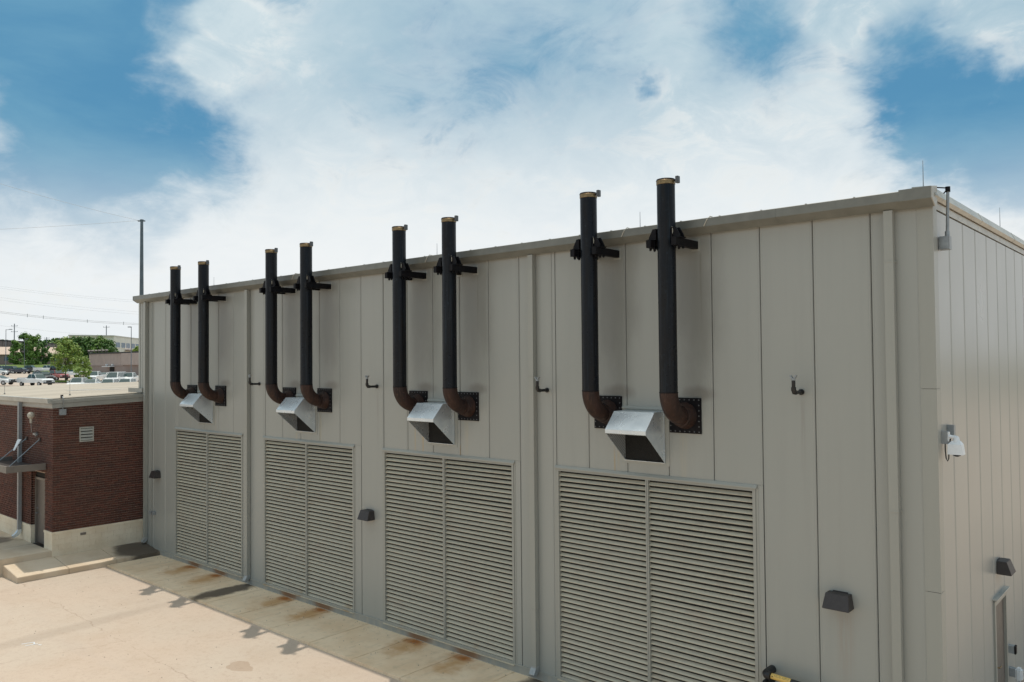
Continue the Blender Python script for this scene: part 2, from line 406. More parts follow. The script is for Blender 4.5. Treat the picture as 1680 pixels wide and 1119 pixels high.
# ------------------------------------------------------------------ mesh builder
class MB:
    def __init__(s): s.v = []; s.f = []
    def box(s, a, b):
        x0, y0, z0 = a; x1, y1, z1 = b
        if x0 > x1: x0, x1 = x1, x0
        if y0 > y1: y0, y1 = y1, y0
        if z0 > z1: z0, z1 = z1, z0
        n = len(s.v)
        s.v += [(x0, y0, z0), (x1, y0, z0), (x1, y1, z0), (x0, y1, z0), (x0, y0, z1), (x1, y0, z1), (x1, y1, z1), (x0, y1, z1)]
        s.f += [tuple(n + i for i in q) for q in ((0, 3, 2, 1), (4, 5, 6, 7), (0, 1, 5, 4), (1, 2, 6, 5), (2, 3, 7, 6), (3, 0, 4, 7))]
        return s
    def hexa(s, lower, upper):
        n = len(s.v); s.v += [tuple(q) for q in lower] + [tuple(q) for q in upper]
        s.f += [tuple(n + i for i in q) for q in ((0, 3, 2, 1), (4, 5, 6, 7), (0, 1, 5, 4), (1, 2, 6, 5), (2, 3, 7, 6), (3, 0, 4, 7))]
        return s
    def prism(s, prof, axis, a, b):
        """profile of 2-D points swept along axis x, y or z from a to b"""
        n = len(s.v); m = len(prof)
        for t in (a, b):
            for (u, q) in prof:
                s.v.append((t, u, q) if axis == 'x' else (u, t, q) if axis == 'y' else (u, q, t))
        s.f.append(tuple(n + i for i in range(m))[::-1]); s.f.append(tuple(n + m + i for i in range(m)))
        for i in range(m):
            j = (i + 1) % m
            s.f.append((n + i, n + j, n + m + j, n + m + i))
        return s
    def tube(s, pts, rad, seg=16, cap=True):
        pts = [Vector(q) for q in pts]; n0 = len(s.v)
        rads = rad if hasattr(rad, '__len__') else [rad] * len(pts)
        prev = None
        for i, q in enumerate(pts):
            if i == 0: t = pts[1] - pts[0]
            elif i == len(pts) - 1: t = pts[-1] - pts[-2]
            else: t = (pts[i + 1] - q).normalized() + (q - pts[i - 1]).normalized()
            t.normalize()
            if prev is None:
                a = Vector((1, 0, 0)) if abs(t.x) < .9 else Vector((0, 1, 0))
                u = t.cross(a).normalized()
            else:
                u = (prev - t * prev.dot(t)).normalized()
            prev = u; vv = t.cross(u)
            for j in range(seg):
                th = 2 * math.pi * j / seg
                s.v.append(tuple(q + (u * math.cos(th) + vv * math.sin(th)) * rads[i]))
        for i in range(len(pts) - 1):
            for j in range(seg):
                a = n0 + i * seg + j; b = n0 + i * seg + (j + 1) % seg
                s.f.append((a, b, b + seg, a + seg))
        if cap:
            s.f.append(tuple(n0 + j for j in range(seg))[::-1])
            e = n0 + (len(pts) - 1) * seg
            s.f.append(tuple(e + j for j in range(seg)))
        return s
    def mesh(s, name, mat, smooth=False, bevel=0):
        me = bpy.data.meshes.new(name); me.from_pydata(s.v, [], s.f); me.update()
        import bmesh
        bm = bmesh.new(); bm.from_mesh(me); bmesh.ops.recalc_face_normals(bm, faces=bm.faces)
        if bevel: bmesh.ops.bevel(bm, geom=[e for e in bm.edges if e.calc_face_angle(0) > .5], offset=bevel, segments=2, affect='EDGES', clamp_overlap=True)
        bm.to_mesh(me); bm.free()
        me.materials.append(mat)
        if smooth:
            me.polygons.foreach_set('use_smooth', [True] * len(me.polygons))
            me.set_sharp_from_angle(angle=R(38))
        return me
def put(name, me, parent=None, loc=(0, 0, 0), rz=0):
    o = bpy.data.objects.new(name, me); COL.objects.link(o); o.location = loc; o.rotation_euler = (0, 0, rz)
    if parent: o.parent = parent
    return o
def build(name, mb, mat, parent=None, smooth=False, bevel=0, kind=None, label=None):
    o = put(name, mb.mesh(name, mat, smooth, bevel), parent)
    if kind: o['kind'] = kind
    if label: o['label'] = label
    return o
def thing(name, label, cat, loc=(0, 0, 0), rz=0, group=None):
    o = bpy.data.objects.new(name, None); COL.objects.link(o); o.location = loc; o.rotation_euler = (0, 0, rz)
    o.empty_display_size = .2; tag(o, label, cat, group); return o
def tag(o, label, cat, group=None):
    o['label'] = label; o['category'] = cat
    if group: o['group'] = group
    return o
def dup(root, loc=None, rz=None, label=None, name=None):
    r = root.copy(); COL.objects.link(r)
    if loc is not None: r.location = loc
    if rz is not None: r.rotation_euler = (0, 0, rz)
    if label: r['label'] = label
    for ch in root.children:
        c = ch.copy(); COL.objects.link(c); c.parent = r
        for g in ch.children:
            e = g.copy(); COL.objects.link(e); e.parent = c
    return r

# ------------------------------------------------------------------ terrain
def sm(a, b, t):
    t = max(0, min(1, (t - a) / (b - a))); return t * t * (3 - 2 * t)
PZ = -.06
def gz(x):
    z = PZ + 3.3 * sm(-48, -112, x) if x > -112 else 3.24
    if x <= -112: z = 3.24 + min(-112 - x, 110) * .0158
    if x < -230: z += 2.0 * sm(-230, -247, x)
    return z
xs = sorted(set([-3000, -1500, -800, -500, -350] + list(range(-260, -40, 4)) + [-40, -20, 0, 20, 60, 150, 400, 1000, 3000]))
def sheet(name, mat, xs, y0, y1, dz, ny=2):
    me = bpy.data.meshes.new(name); v = []; f = []
    for x in xs:
        for j in range(ny + 1): v.append((x, y0 + (y1 - y0) * j / ny, gz(x) + dz))
    for i in range(len(xs) - 1):
        for j in range(ny):
            a = i * (ny + 1) + j; f.append((a, a + ny + 1, a + ny + 2, a + 1))
    me.from_pydata(v, [], f); me.update(); me.materials.append(mat)
    o = put(name, me); o['kind'] = 'structure'; return o
sheet('ground', M_DRY, xs, -3000, 3000, -.05)
sheet('grass_bank', M_GRASS, [-262, -256, -252, -248, -244, -240, -236, -232, -230.01], -60, 110, .02)
sheet('pavement', M_PAVE, [-66 + 0] + list(range(-64, -40, 4)) + [-40, -20, 0, 20, 60, 150], -140, 140, 0)
sheet('parking_lot', M_PAVE, list(range(-230, -64, 4)), -140, 140, 0.0)

# ------------------------------------------------------------------ apron slabs and pads beside the walls
ap = thing('apron', None, None); del ap['label']; del ap['category']; ap['kind'] = 'structure'
xx = -24.12; U = .9144; pitch = 1.66
while xx < 3.0:
    e = min(xx + pitch - .008, 3.2)
    build('slab', MB().box((xx, -1.83, -.3), (e, -.002, 0)), M_APRON, ap, bevel=.008)
    xx += pitch
caulk = build('apron_joint_sealant', MB().box((-24.1, -.014, -.05), (.85, -.0005, .012)), M_CAULK, ap)
pad = thing('stoop_pad', None, None); del pad['label']; del pad['category']; pad['kind'] = 'structure'
ys = [-4.50, -3.0, -1.5, 0]
for a, b_ in zip(ys[:-1], ys[1:]):
    lo = [(-25.52, a + .004, -.3), (-24.14, a + .004, -.3), (-24.14, b_ - .004, -.3), (-25.52, b_ - .004, -.3)]
    hi_ = [(-25.52, a + .004, .30), (-24.14, a + .004, .12), (-24.14, b_ - .004, .12), (-25.52, b_ - .004, .30)]
    build('slab', MB().hexa(lo, hi_), M_PAD, pad, bevel=.012)
landing = thing('door_landing', None, None); del landing['label']; del landing['category']; landing['kind'] = 'structure'
for a, b_ in ((-34, -31.5), (-31.5, -29), (-29, -27.2), (-27.2, -25.5)):
    build('slab', MB().box((a + .004, -6.2, -.3), (b_ - .004, -3.045, .49)), M_PAD, landing, bevel=.012)

# ------------------------------------------------------------------ the metal-clad hall
WL, WR, YB = -25.88, .90, 26.0
ZB, ZT = .17, 9.02
hall = thing('metal_clad_building', 'long flat roofed hall clad in pale grey vertical metal panels', 'building', ((WL + WR) / 2, 0, 0))
hall_inv = Matrix.Translation(-hall.location)
def hp(name, mb, mat, **kw):
    o = build(name, mb, mat, hall, **kw); o.matrix_parent_inverse = hall_inv; return o
def hput(name, me, loc, rz=0, parent=None):
    o = put(name, me, parent or hall, loc, rz)
    if parent is None: o.matrix_parent_inverse = hall_inv
    return o
# core and roof
hp('core_wall', MB().box((WL + .06, .06, 0), (WR - .06, YB, 9.0)), M_DARK)
hp('roof', MB().box((WL + .0, .02, 9.06), (WR - .02, YB, 9.20)), M_EAVE)
# plinth (concrete grade beam)
hp('plinth', MB().box((WL + .01, -.012, -.3), (WR + .003, .05, .155)), M_PLINTH)
hp('plinth', MB().box((WR - .05, .052, -.3), (WR + .006, YB, .155)), M_PLINTH)
hp('base_trim', MB().box((WL + .02, -.022, .155), (WR - .02, -.002, .185)), M_TRIM)
# facade panels: joint k sits at x = -k*U
def panel_mesh(wd, ht, mat, mb_=None):
    mb = MB(); g = .006
    # tongue set back at both edges, a raised flat pan between, faint pencil ribs
    pr = [(g, .045), (g, .012), (.020, .0), (.036, .0), (.040, .0022), (.046, .0022), (.050, 0), (wd - .050, 0), (wd - .046, .0022), (wd - .040, .0022), (wd - .036, 0), (wd - .020, .0), (wd - g, .012), (wd - g, .045)]
    mb.prism(pr, 'z', 0, ht)
    return mb.mesh('panel', mat)
lou = [(-6.316, -1.966), (-11.894, -7.504), (-17.434, -13.102), (-23.007, -18.66)]
LZ0, LZ1 = .175, 4.50
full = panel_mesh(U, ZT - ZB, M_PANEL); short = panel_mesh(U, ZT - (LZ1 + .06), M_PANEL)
for kx in range(1, 29):
    x0 = -kx * U; x1 = x0 + U
    if x0 < WL: continue
    hit_ = [q for q in lou if x1 > q[0] and x0 < q[1]]
    if not hit_:
        nb = [q for q in lou if abs(x0 - q[1]) < .01]
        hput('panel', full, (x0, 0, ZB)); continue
    a, b_ = hit_[0]
    if x0 < a - .003:                       # panel left of a louvre gives way to its jamb
        w_ = a - .004 - x0
        if w_ <= .12: hp('jamb_strip', MB().box((x0 + .006, .0, ZB), (a - .006, .04, ZT)), M_PANEL)
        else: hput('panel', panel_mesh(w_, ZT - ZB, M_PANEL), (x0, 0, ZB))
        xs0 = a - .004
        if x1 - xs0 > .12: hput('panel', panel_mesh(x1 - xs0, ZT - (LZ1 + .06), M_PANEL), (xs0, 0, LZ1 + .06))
        elif x1 - xs0 > .02: hp('jamb_strip', MB().box((xs0 + .004, .0, LZ1 + .06), (x1 - .004, .04, ZT)), M_PANEL)
        continue
    if x1 > b_ + .01:
        hp('jamb_strip', MB().box((b_ + .003, .0, ZB), (x1 - .006, .04, LZ1 + .056)), M_PANEL)
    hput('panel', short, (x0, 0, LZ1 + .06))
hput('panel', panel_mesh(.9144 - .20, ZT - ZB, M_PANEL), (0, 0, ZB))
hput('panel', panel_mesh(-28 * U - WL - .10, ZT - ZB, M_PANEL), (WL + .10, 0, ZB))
# corner trim with lapped sections
for z0, z1 in ((ZB, 3.22), (3.226, 6.25), (6.256, 9.02)):
    prf = [(.690, -.006), (.907, -.006), (.907, .20), (.900, .20), (.900, -.002), (.690, -.002)]
    hp('corner_trim', MB().prism(prf, 'z', z0, z1), M_TRIM)
hp('corner_trim', MB().box((WL - .008, -.010, ZB), (WL + .11, .0, 9.0)), M_TRIM)
hp('corner_trim', MB().box((WL - .016, -.010, ZB), (WL - .009, .5, 9.0)), M_TRIM)
# end wall panels along y
ye = [.2] + [.967 + i * U for i in range(28)]
endm = {}
for a, b_ in zip(ye[:-1], ye[1:]):
    wd = round(b_ - a, 3)
    dooropen = (a < 4.62 and b_ > 3.62)
    key = (wd, dooropen)
    if key not in endm:
        mb = MB(); g = .005
        pr = [(-.045, g), (-.010, g), (0, .018), (0, .040), (-.002, .043), (-.002, .047), (0, .050), (0, wd - .050), (-.002, wd - .047), (-.002, wd - .043), (0, wd - .040), (0, wd - .018), (-.010, wd - g), (-.045, wd - g)]
        mb.prism(pr, 'z', 0, 8.95 - (2.32 if dooropen else ZB))
        endm[key] = mb.mesh('panel', M_PANEL_END)
    hput('panel', endm[key], (WR, a, 2.32 if dooropen else ZB))
hp('side_trim', MB().box((WR - .05, 2.80, ZB), (WR - .002, 3.60, 2.32)), M_PANEL_END)
hp('side_trim', MB().box((WR - .05, 4.64, ZB), (WR - .002, 5.53, 2.32)), M_PANEL_END)
# end wall head strip in three-metre lengths and rake trim
yy = .0
while yy < YB:
    e = min(yy + 3.05, YB)
    hp('head_strip', MB().box((WR - .03, yy + .006, 8.975), (WR + .006, e - .006, 9.085)), M_EAVE)
    prf = [(WR - .25, 9.30), (WR + .015, 9.285), (WR + .085, 9.135), (WR + .035, 9.09), (WR - .25, 9.09)]
    hp('rake_trim', MB().prism(prf, 'y', yy - (.12 if yy == 0 else 0), e - .004), M_EAVE)
    hp('rake_strap', MB().prism([(WR + .018, 9.290), (WR + .090, 9.137), (WR + .038, 9.087), (WR + .03, 9.087), (WR + .082, 9.137), (WR + .01, 9.290)], 'y', e - .03, e + .02), M_EAVE)
    yy += 3.05
hp('soffit', MB().box((WR - .02, .03, 9.083), (WR + .030, YB, 9.093)), M_SOFFIT)
# gutter along the facade: upper face and inward-sloping lower face
def gut(x0, x1):
    prf = [(.03, 9.03), (-.085, 8.985), (-.250, 9.09), (-.250, 9.230), (-.235, 9.240), (-.235, 9.10), (-.07, 9.01), (.03, 9.06)]
    return MB().prism(prf, 'x', x0, x1)
gx = WL + .06
g_ends = [gx]
while gx < WR + .04:
    e = min(gx + 3.05, WR + .045); hp('gutter', gut(gx, e - .003), M_GUTTER); gx += 3.05; g_ends.append(e)
hp('gutter_end_cap', MB().prism([(.03, 9.03), (-.085, 8.98), (-.257, 9.085), (-.257, 9.235), (.03, 9.25)], 'x', WL + .045, WL + .060), M_GUTTER)
hp('gutter_end_cap', MB().prism([(.03, 9.03), (-.085, 8.98), (-.257, 9.085), (-.257, 9.255), (.03, 9.30)], 'x', WR + .046, WR + .062), M_EAVE)
hp('gutter_corner_sleeve', MB().prism([(.0, 9.257), (-.260, 9.255), (-.260, 9.082), (-.088, 8.977), (-.07, 8.98), (-.245, 9.09), (-.245, 9.245), (.0, 9.245)], 'x', .50, WR + .045), M_GUTTER)
sx = -25.3
sm_ = MB().box((-.012, -.253, 9.231), (.012, .02, 9.247)).mesh('gutter_strap', M_EAVE)
while sx < .5:
    hput('gutter_strap', sm_, (sx, 0, 0)); sx += .762

# louvred grilles (part), slats (sub-parts)
def slat_mesh(wd):
    prf = [(.014, 0), (.008, .004), (.008, .014), (.012, .017), (.086, .080), (.089, .097), (.093, .097), (.093, .078), (.022, .010), (.022, 0)]
    return MB().prism(prf, 'x', 0, wd).mesh('slat', M_LOUVER)
NS = 41
for a, b_ in lou:
    fr = MB()
    fw_ = .055
    fr.box((a, -.020, LZ0), (a + fw_, .13, LZ1)); fr.box((b_ - fw_, -.020, LZ0), (b_, .13, LZ1))
    fr.box((a + fw_, -.019, LZ1 - .055), (b_ - fw_, .13, LZ1)); fr.box((a + fw_, -.030, LZ0), (b_ - fw_, .13, LZ0 + .045))
    g = hp('louvre', fr, M_TRIM)
    mid = (a + b_) / 2
    def sub(name, mb, mat):
        o = build(name, mb, mat, g); return o
    sub('head_flashing', MB().prism([(0., LZ1 + .062), (-.012, LZ1 + .058), (-.045, LZ1 + .012), (-.045, LZ1 - .008), (-.040, LZ1 - .008), (-.040, LZ1 + .002), (0, LZ1 + .002)], 'x', a - .03, b_ + .03), M_TRIM)
    sub('mullion', MB().box((mid - .030, -.018, LZ0 + .046), (mid - .004, .11, LZ1 - .056)), M_TRIM)
    sub('mullion', MB().box((mid + .004, -.018, LZ0 + .046), (mid + .030, .11, LZ1 - .056)), M_TRIM)
    sub('jamb_trim', MB().box((a - .045, -.006, LZ0), (a - .002, .04, LZ1)), M_TRIM)
    sub('jamb_trim', MB().box((b_ + .002, -.006, LZ0), (b_ + .045, -.0005, LZ1)), M_TRIM)
    sub('backing', MB().box((a + .03, .135, LZ0), (b_ - .03, .15, LZ1)), M_DARK)
    sub('sill', MB().prism([(.05, LZ0 - .002), (-.055, LZ0 - .012), (-.055, LZ0 - .03), (-.048, LZ0 - .03), (-.048, LZ0 - .018), (.05, LZ0 - .015)], 'x', a, b_), M_LOUVER)
    span = mid - .031 - (a + fw_ + .001)
    sme = slat_mesh(span); p_ = (LZ1 - .056 - (LZ0 + .046)) / NS
    for i in range(NS):
        for x_ in (a + fw_ + .001, mid + .031):
            o = put('slat', sme, g, (x_, random.uniform(-.003, .002), LZ0 + .047 + i * p_ + random.uniform(-.0022, .0015)))
            o.rotation_euler = (random.gauss(0, .012), random.gauss(0, .0006), 0)
    # the small filler behind short panels
hp('filler', MB().box((WL + .1, .005, ZB), (WL + .12, .01, 1)), M_DARK)

# door in the end wall
dfr = MB(); dfr.box((WR - .08, 3.575, 0.02), (WR + .03, 3.66, 2.27)).box((WR - .08, 4.585, 0.02), (WR + .03, 4.67, 2.27)).box((WR - .08, 3.66, 2.185), (WR + .03, 4.585, 2.27))
dr = hp('door', MB().box((WR - .07, 3.662, .02), (WR - .02, 4.583, 2.183)), M_DOORP)
build('frame', dfr, M_TRIM, dr); build('drip_cap', MB().box((WR + .0, 3.54, 2.30), (WR + .075, 4.71, 2.325)), M_EAVE, dr)
hm = MB().tube([(WR - .02, 3.75, 1.05), (WR + .05, 3.75, 1.05), (WR + .055, 3.87, 1.05)], .013, 8)
hm.tube([(WR - .02, 3.75, 1.20), (WR + .01, 3.75, 1.20)], .03, 10); hm.box((WR - .02, 3.72, .98), (WR - .012, 3.78, 1.12))
build('handle', hm, M_BRASS, dr, smooth=True)
hp('landing_step', MB().box((WR + .01, 3.3, -.3), (WR + 1.5, 5.2, .0)), M_PAD)

# ------------------------------------------------------------------ downspouts
def downspout(x0, zb, label, zt=8.99, foot=True, bands=()):
    t = thing('downspout', label, 'downspout', (x0 + .066, -.03, zb), 0, 'grey downspouts down the hall facade')
    wd, dp = .132, .105
    def pp(name, mb, mat=M_TRIM):
        o = build(name, mb, mat, t); o.matrix_parent_inverse = Matrix.Translation(-t.location); return o
    joints = [zb + .12] + list(bands) + [zt]
    for i in range(len(joints) - 1):
        q = .0025 * (i % 2)
        pp('pipe_section', MB().box((x0 - q, -.020 - dp - q, joints[i]), (x0 + wd + q, -.012, joints[i + 1] - .002)))
    z = zb + .12; q = .004
    prf = [(-.012, z), (-.012, z - .01), (-.08, z - .08), (-.17, z - .125), (-.20, z - .07), (-.17, z - .02), (-.125 - q, z + .05), (-.125 - q, z + .08), (-.012, z + .08)]
    pp('kick_out', MB().prism(prf, 'x', x0 - q, x0 + wd + q), M_STEEL2)
    for zz in bands:
        pp('strap', MB().box((x0 - .03, -.013, zz - .012), (x0 + wd + .03, -.008, zz + .012)).box((x0 - .006, -.132, zz - .012), (x0 + wd + .006, -.125, zz + .012)).box((x0 - .007, -.125, zz - .012), (x0 - .003, -.010, zz + .012)).box((x0 + wd + .003, -.125, zz - .012), (x0 + wd + .007, -.010, zz + .012)))
downspout(.235, .10, 'grey downspout on the hall facade nearest the right corner', bands=(4.38, 8.2))
downspout(-6.96, .10, 'grey downspout between the two nearest louvred grilles', bands=(1.5, 4.34, 6.4, 8.71))
downspout(-18.33, .10, 'grey downspout between the two farthest louvred grilles', bands=(2.2, 4.8, 7.0))
downspout(-25.24, .30, 'grey downspout where the hall meets the brick building', bands=(2.6, 4.5, 7.0))

# ------------------------------------------------------------------ exhaust stacks
def exhaust():
    Y, r = -.60, .162
    t = thing('exhaust_stack', 'black exhaust stack', 'exhaust pipe', (0, 0, 0), 0, 'black exhaust stacks rising past the eave')
    zc_ = 5.70; er = .44
    pipe = build('pipe', MB().tube([(0, Y, zc_ + er), (0, Y, 7.6), (0, Y, 7.604), (0, Y, 9.93)], r, 36, False).tube([(0, Y, 9.93), (0, Y, 9.0)], r - .01, 24, False), M_PIPE, t, True)
    build('seam', MB().box((.155, Y - .008, 6.2), (.1635, Y + .008, 9.85)), M_PIPE, pipe)
    band = MB(); ring = []
    band.tube([(0, Y, 9.855), (0, Y, 9.86), (0, Y, 9.925), (0, Y, 9.93)], [r + .001, r + .007, r + .007, r + .001], 36, False)
    build('brass_band', band, M_BRASS, t, True)
    build('rim', MB().tube([(0, Y, 9.93), (0, Y, 9.955)], [r + .012, r + .002], 36, False).tube([(0, Y, 9.955), (0, Y, 9.9)], r - .008, 36, False), M_BLACK, t, True)
    build('tip_weight', MB().box((.205, Y - .03, 9.86), (.262, Y + .05, 9.985)), M_BOLT, t, bevel=.006)
    build('weight_arm', MB().tube([(.15, Y, 9.90), (.22, Y, 9.93)], .014, 8), M_BLACK, t)
    el = []
    for i in range(13):
        a = math.pi / 2 * i / 12
        el.append((0, Y + er * (1 - math.cos(a)), zc_ + er * (1 - math.sin(a))))
    build('elbow', MB().tube([(0, Y, zc_ + er + .012), (0, Y, zc_ + er)] + el + [(0, -.11, zc_)], r + .003, 36, False), M_ELBOW, t, True)
    build('weld', MB().tube([(0, Y, zc_ + er - .01), (0, Y, zc_ + er), (0, Y, zc_ + er + .012)], [r + .003, r + .009, r + .002], 36, False), M_BLACK, t, True)
    build('wall_collar', MB().tube([(0, -.21, zc_), (0, -.205, zc_), (0, -.035, zc_)], [r + .004, r + .030, r + .085], 36, False), M_ELBOW, t, True)
    wp = build('wall_plate', MB().box((-.325, -.034, zc_ - .325), (.325, -.003, zc_ + .325)), M_BLACK, t, bevel=.004)
    bm_ = MB().tube([(0, -.034, 0), (0, -.048, 0)], .013, 8).mesh('bolt', M_BOLT)
    for i in range(7):
        q = -.29 + i * .58 / 6
        for (bx, bz) in ((q, .29), (q, -.29)) + (((.29, q), (-.29, q)) if 0 < i < 6 else ()):
            put('bolt', bm_, wp, (bx, 0, zc_ + bz))
    for s in (-1, 1):
        c = s * .255
        arm = build('support_arm', MB().box((c - .05, -.80, 8.735), (c + .05, -.001, 8.875)), M_BLACK, t, bevel=.004)
        build('escutcheon', MB().box((c - .085, -.006, 8.70), (c + .085, .0, 8.925)), M_TRIM, arm)
        lug = MB()
        for yo in (-.12, .0):       # paired trapezoid gussets
            y0 = Y + yo + (.02 if yo == 0 else 0)
            lug.prism([(s * .155, 8.90), (s * .315, 8.90), (s * .315, 8.93), (s * .235, 9.075), (s * .155, 9.075)], 'y', y0 + .035, y0 + .055)
        lug.box((s * .15, Y - .11, 8.876), (s * .325, Y + .11, 8.900))
        lug.box((s * .155, Y - .11, 8.90), (s * .175, Y + .11, 9.075))
        lg = build('gusset', lug, M_BLACK, t)
        bt = MB()
        for bx in (.21, .29):
            for by in (-.07, .07): bt.tube([(s * bx, Y + by, 8.69), (s * bx, Y + by, 8.93)], .014, 8).tube([(s * bx, Y + by, 8.70), (s * bx, Y + by, 8.735)], .024, 6)
        build('bolt_set', bt, M_BLACK, t)
    build('caulk_bead', MB().tube([(.158, Y - .085, 8.93), (.172, Y - .09, 8.98), (.172, Y - .09, 9.03), (.158, Y - .085, 9.08)], .012, 8), M_CAULK, t, True)
    return t
ex0 = exhaust()
EX = [(-3.295, 'black exhaust stack of the nearest pair, the one closer to the right corner'),
      (-5.00, 'black exhaust stack of the nearest pair, left of its partner'),
      (-8.86, 'right hand black exhaust stack of the second nearest pair'),
      (-10.56, 'left hand black exhaust stack of the second nearest pair'),
      (-14.38, 'right hand black exhaust stack of the pair third from the near corner'),
      (-16.08, 'left hand black exhaust stack of the pair third from the near corner'),
      (-19.95, 'right hand black exhaust stack of the farthest pair'),
      (-21.82, 'black exhaust stack farthest from the near corner, beside the brick building end')]
for i, (x_, lb) in enumerate(EX):
    o = ex0 if i == 0 else dup(ex0)
    o.location = (x_, 0, 0); o['label'] = lb
# pale cable stubs lying over the gutter beside the stacks
for x_, lb in ((-2.62, 'thin pale cable over the gutter beside the nearest stack'), (-4.36, 'thin pale cable over the gutter between the nearest two stacks'),
               (-9.9, 'thin pale cable over the gutter between the second pair of stacks'), (-15.45, 'thin pale cable over the gutter between the third pair of stacks')):
    o = build('roof_cable', MB().tube([(x_ + .03, .1, 9.24), (x_ - .02, -.21, 9.262), (x_ - .06, -.258, 9.20), (x_ - .12, -.262, 9.09)], .009, 6), M_CAULK)
    tag(o, lb, 'cable', 'cables over the gutter')

# ------------------------------------------------------------------ vent hoods
def hood():
    t = thing('vent_hood', 'hood', 'vent hood', (0, 0, 0), 0, 'galvanised vent hoods between the stacks')
    x0, x1 = -.44, .44
    fl = MB().box((-.53, -.008, 4.735), (-.442, .0, 5.80)).box((.442, -.008, 4.735), (.53, .0, 5.80)).box((-.442, -.008, 4.735), (.442, .0, 4.80)).box((-.442, -.008, 5.765), (.442, .0, 5.80))
    build('flange', fl, M_TRIM, t)
    build('flashing', MB().prism([(0, 5.845), (-.01, 5.84), (-.03, 5.80), (-.03, 5.79), (0, 5.80)], 'x', -.56, .56), M_TRIM, t)
    prof = [(-.009, 5.76), (-.38, 5.755), (-.685, 5.43), (-.685, 5.365), (-.03, 4.80), (-.009, 4.80)]
    for xa, xb in ((x0, x0 + .004), (x1 - .004, x1)):
        build('side_panel', MB().prism(prof, 'x', xa, xb), M_GALV, t)
    build('top_panel', MB().prism([(-.009, 5.762), (-.381, 5.757), (-.381, 5.753), (-.009, 5.758)], 'x', x0 - .003, x1 + .003), M_GALV, t)
    build('sloped_panel', MB().prism([(-.3815, 5.757), (-.6885, 5.431), (-.6845, 5.428), (-.3785, 5.753)], 'x', x0 - .003, x1 + .003), M_GALV, t)
    build('lip', MB().prism([(-.689, 5.4295), (-.689, 5.362), (-.665, 5.350), (-.662, 5.354), (-.685, 5.366), (-.685, 5.4295)], 'x', x0 - .003, x1 + .003), M_GALV, t)
    build('lower_edge', MB().box((x0, -.045, 4.792), (x1, -.0095, 4.800)), M_GALV, t)
    gr = MB()
    import_n = 18
    for i in range(import_n):
        x_ = x0 + .02 + i * (.84 / (import_n - 1))
        gr.hexa([(x_ - .0015, -.66, 5.372), (x_ + .0015, -.66, 5.372), (x_ + .0015, -.04, 4.832), (x_ - .0015, -.04, 4.832)], [(x_ - .0015, -.66, 5.375), (x_ + .0015, -.66, 5.375), (x_ + .0015, -.04, 4.835), (x_ - .0015, -.04, 4.835)])
    scr = build('bird_screen', gr, M_DARK, t)
    build('duct_back', MB().box((x0 + .004, -.014, 4.803), (x1 - .004, -.0095, 5.752)), M_DARK, t)
    build('seam_strip', MB().box((x1 + .0005, -.055, 4.81), (x1 + .004, -.02, 5.75)), M_GALV, t)
    return t
h0 = hood()
for i, (x_, lb) in enumerate([(-4.17, 'galvanised vent hood between the nearest pair of stacks'), (-9.76, 'galvanised vent hood between the second nearest pair of stacks'),
                              (-15.26, 'galvanised vent hood between the third pair of stacks, over the second louvre from the left'), (-20.90, 'galvanised vent hood with rusty sloped top at the farthest pair of stacks')]):
    o = h0 if i == 0 else dup(h0)
    o.location = (x_, 0, 0); o['label'] = lb
rusty = M_GALV.copy(); rusty.name = 'weathered_galvanised_sheet'
for nd in rusty.node_tree.nodes:
    if nd.type == 'MAP_RANGE' and abs(nd.inputs[1].default_value - .60) < .001: nd.inputs[1].default_value = .36; nd.inputs[2].default_value = .55
for c in o.children:
    if c.name.startswith('sloped_panel'): c.data = c.data.copy(); c.data.materials[0] = rusty; c['label'] = 'rust stained sloped panel'

# rust tears on the cladding under the hoods are paint on the wall panels: thin flat runs
# ------------------------------------------------------------------ small fuel vents
def small_vent():
    t = thing('vent_pipe', 'vent', 'vent pipe', (0, 0, 0), 0, 'small black vent pipes on the facade')
    y_, z_ = -.33, 6.11
    build('elbow_pipe', MB().tube([(0, -.004, z_), (0, -.26, z_), (0, -.30, z_ + .012), (0, y_, z_ + .05), (0, y_, z_ + .20)], .030, 14), M_RUBBER, t, True)
    build('elbow_fitting', MB().tube([(0, -.245, z_), (0, -.30, z_ + .005), (0, y_, z_ + .045), (0, y_, z_ + .09)], .040, 14), M_RUBBER, t, True)
    build('wall_flange', MB().tube([(0, -.002, z_), (0, -.03, z_)], .05, 14), M_RUBBER, t, True)
    cp_ = MB().tube([(0, y_, z_ + .20), (0, y_, z_ + .235)], [.034, .034], 14)
    cp_.prism([(-.03, z_ + .232), (-.006, z_ + .232), (-.035, z_ + .285), (-.062, z_ + .285)], 'y', y_ - .03, y_ + .03)
    cp_.prism([(.006, z_ + .232), (.03, z_ + .232), (.062, z_ + .285), (.035, z_ + .285)], 'y', y_ - .03, y_ + .03)
    build('forked_cap', cp_, M_GREYBOX, t)
    return t
v0 = small_vent()
for i, (x_, lb) in enumerate([(-1.137, 'small black vent pipe with forked cap right of the nearest stacks'), (-6.547, 'small black vent pipe just right of the downspout between the two nearest grilles'),
                              (-12.136, 'small black vent pipe above the wall light between grilles'), (-17.683, 'small black vent pipe beside the farther middle downspout')]):
    o = v0 if i == 0 else dup(v0)
    o.location = (x_, 0, .06 if i == 0 else 0); o['label'] = lb

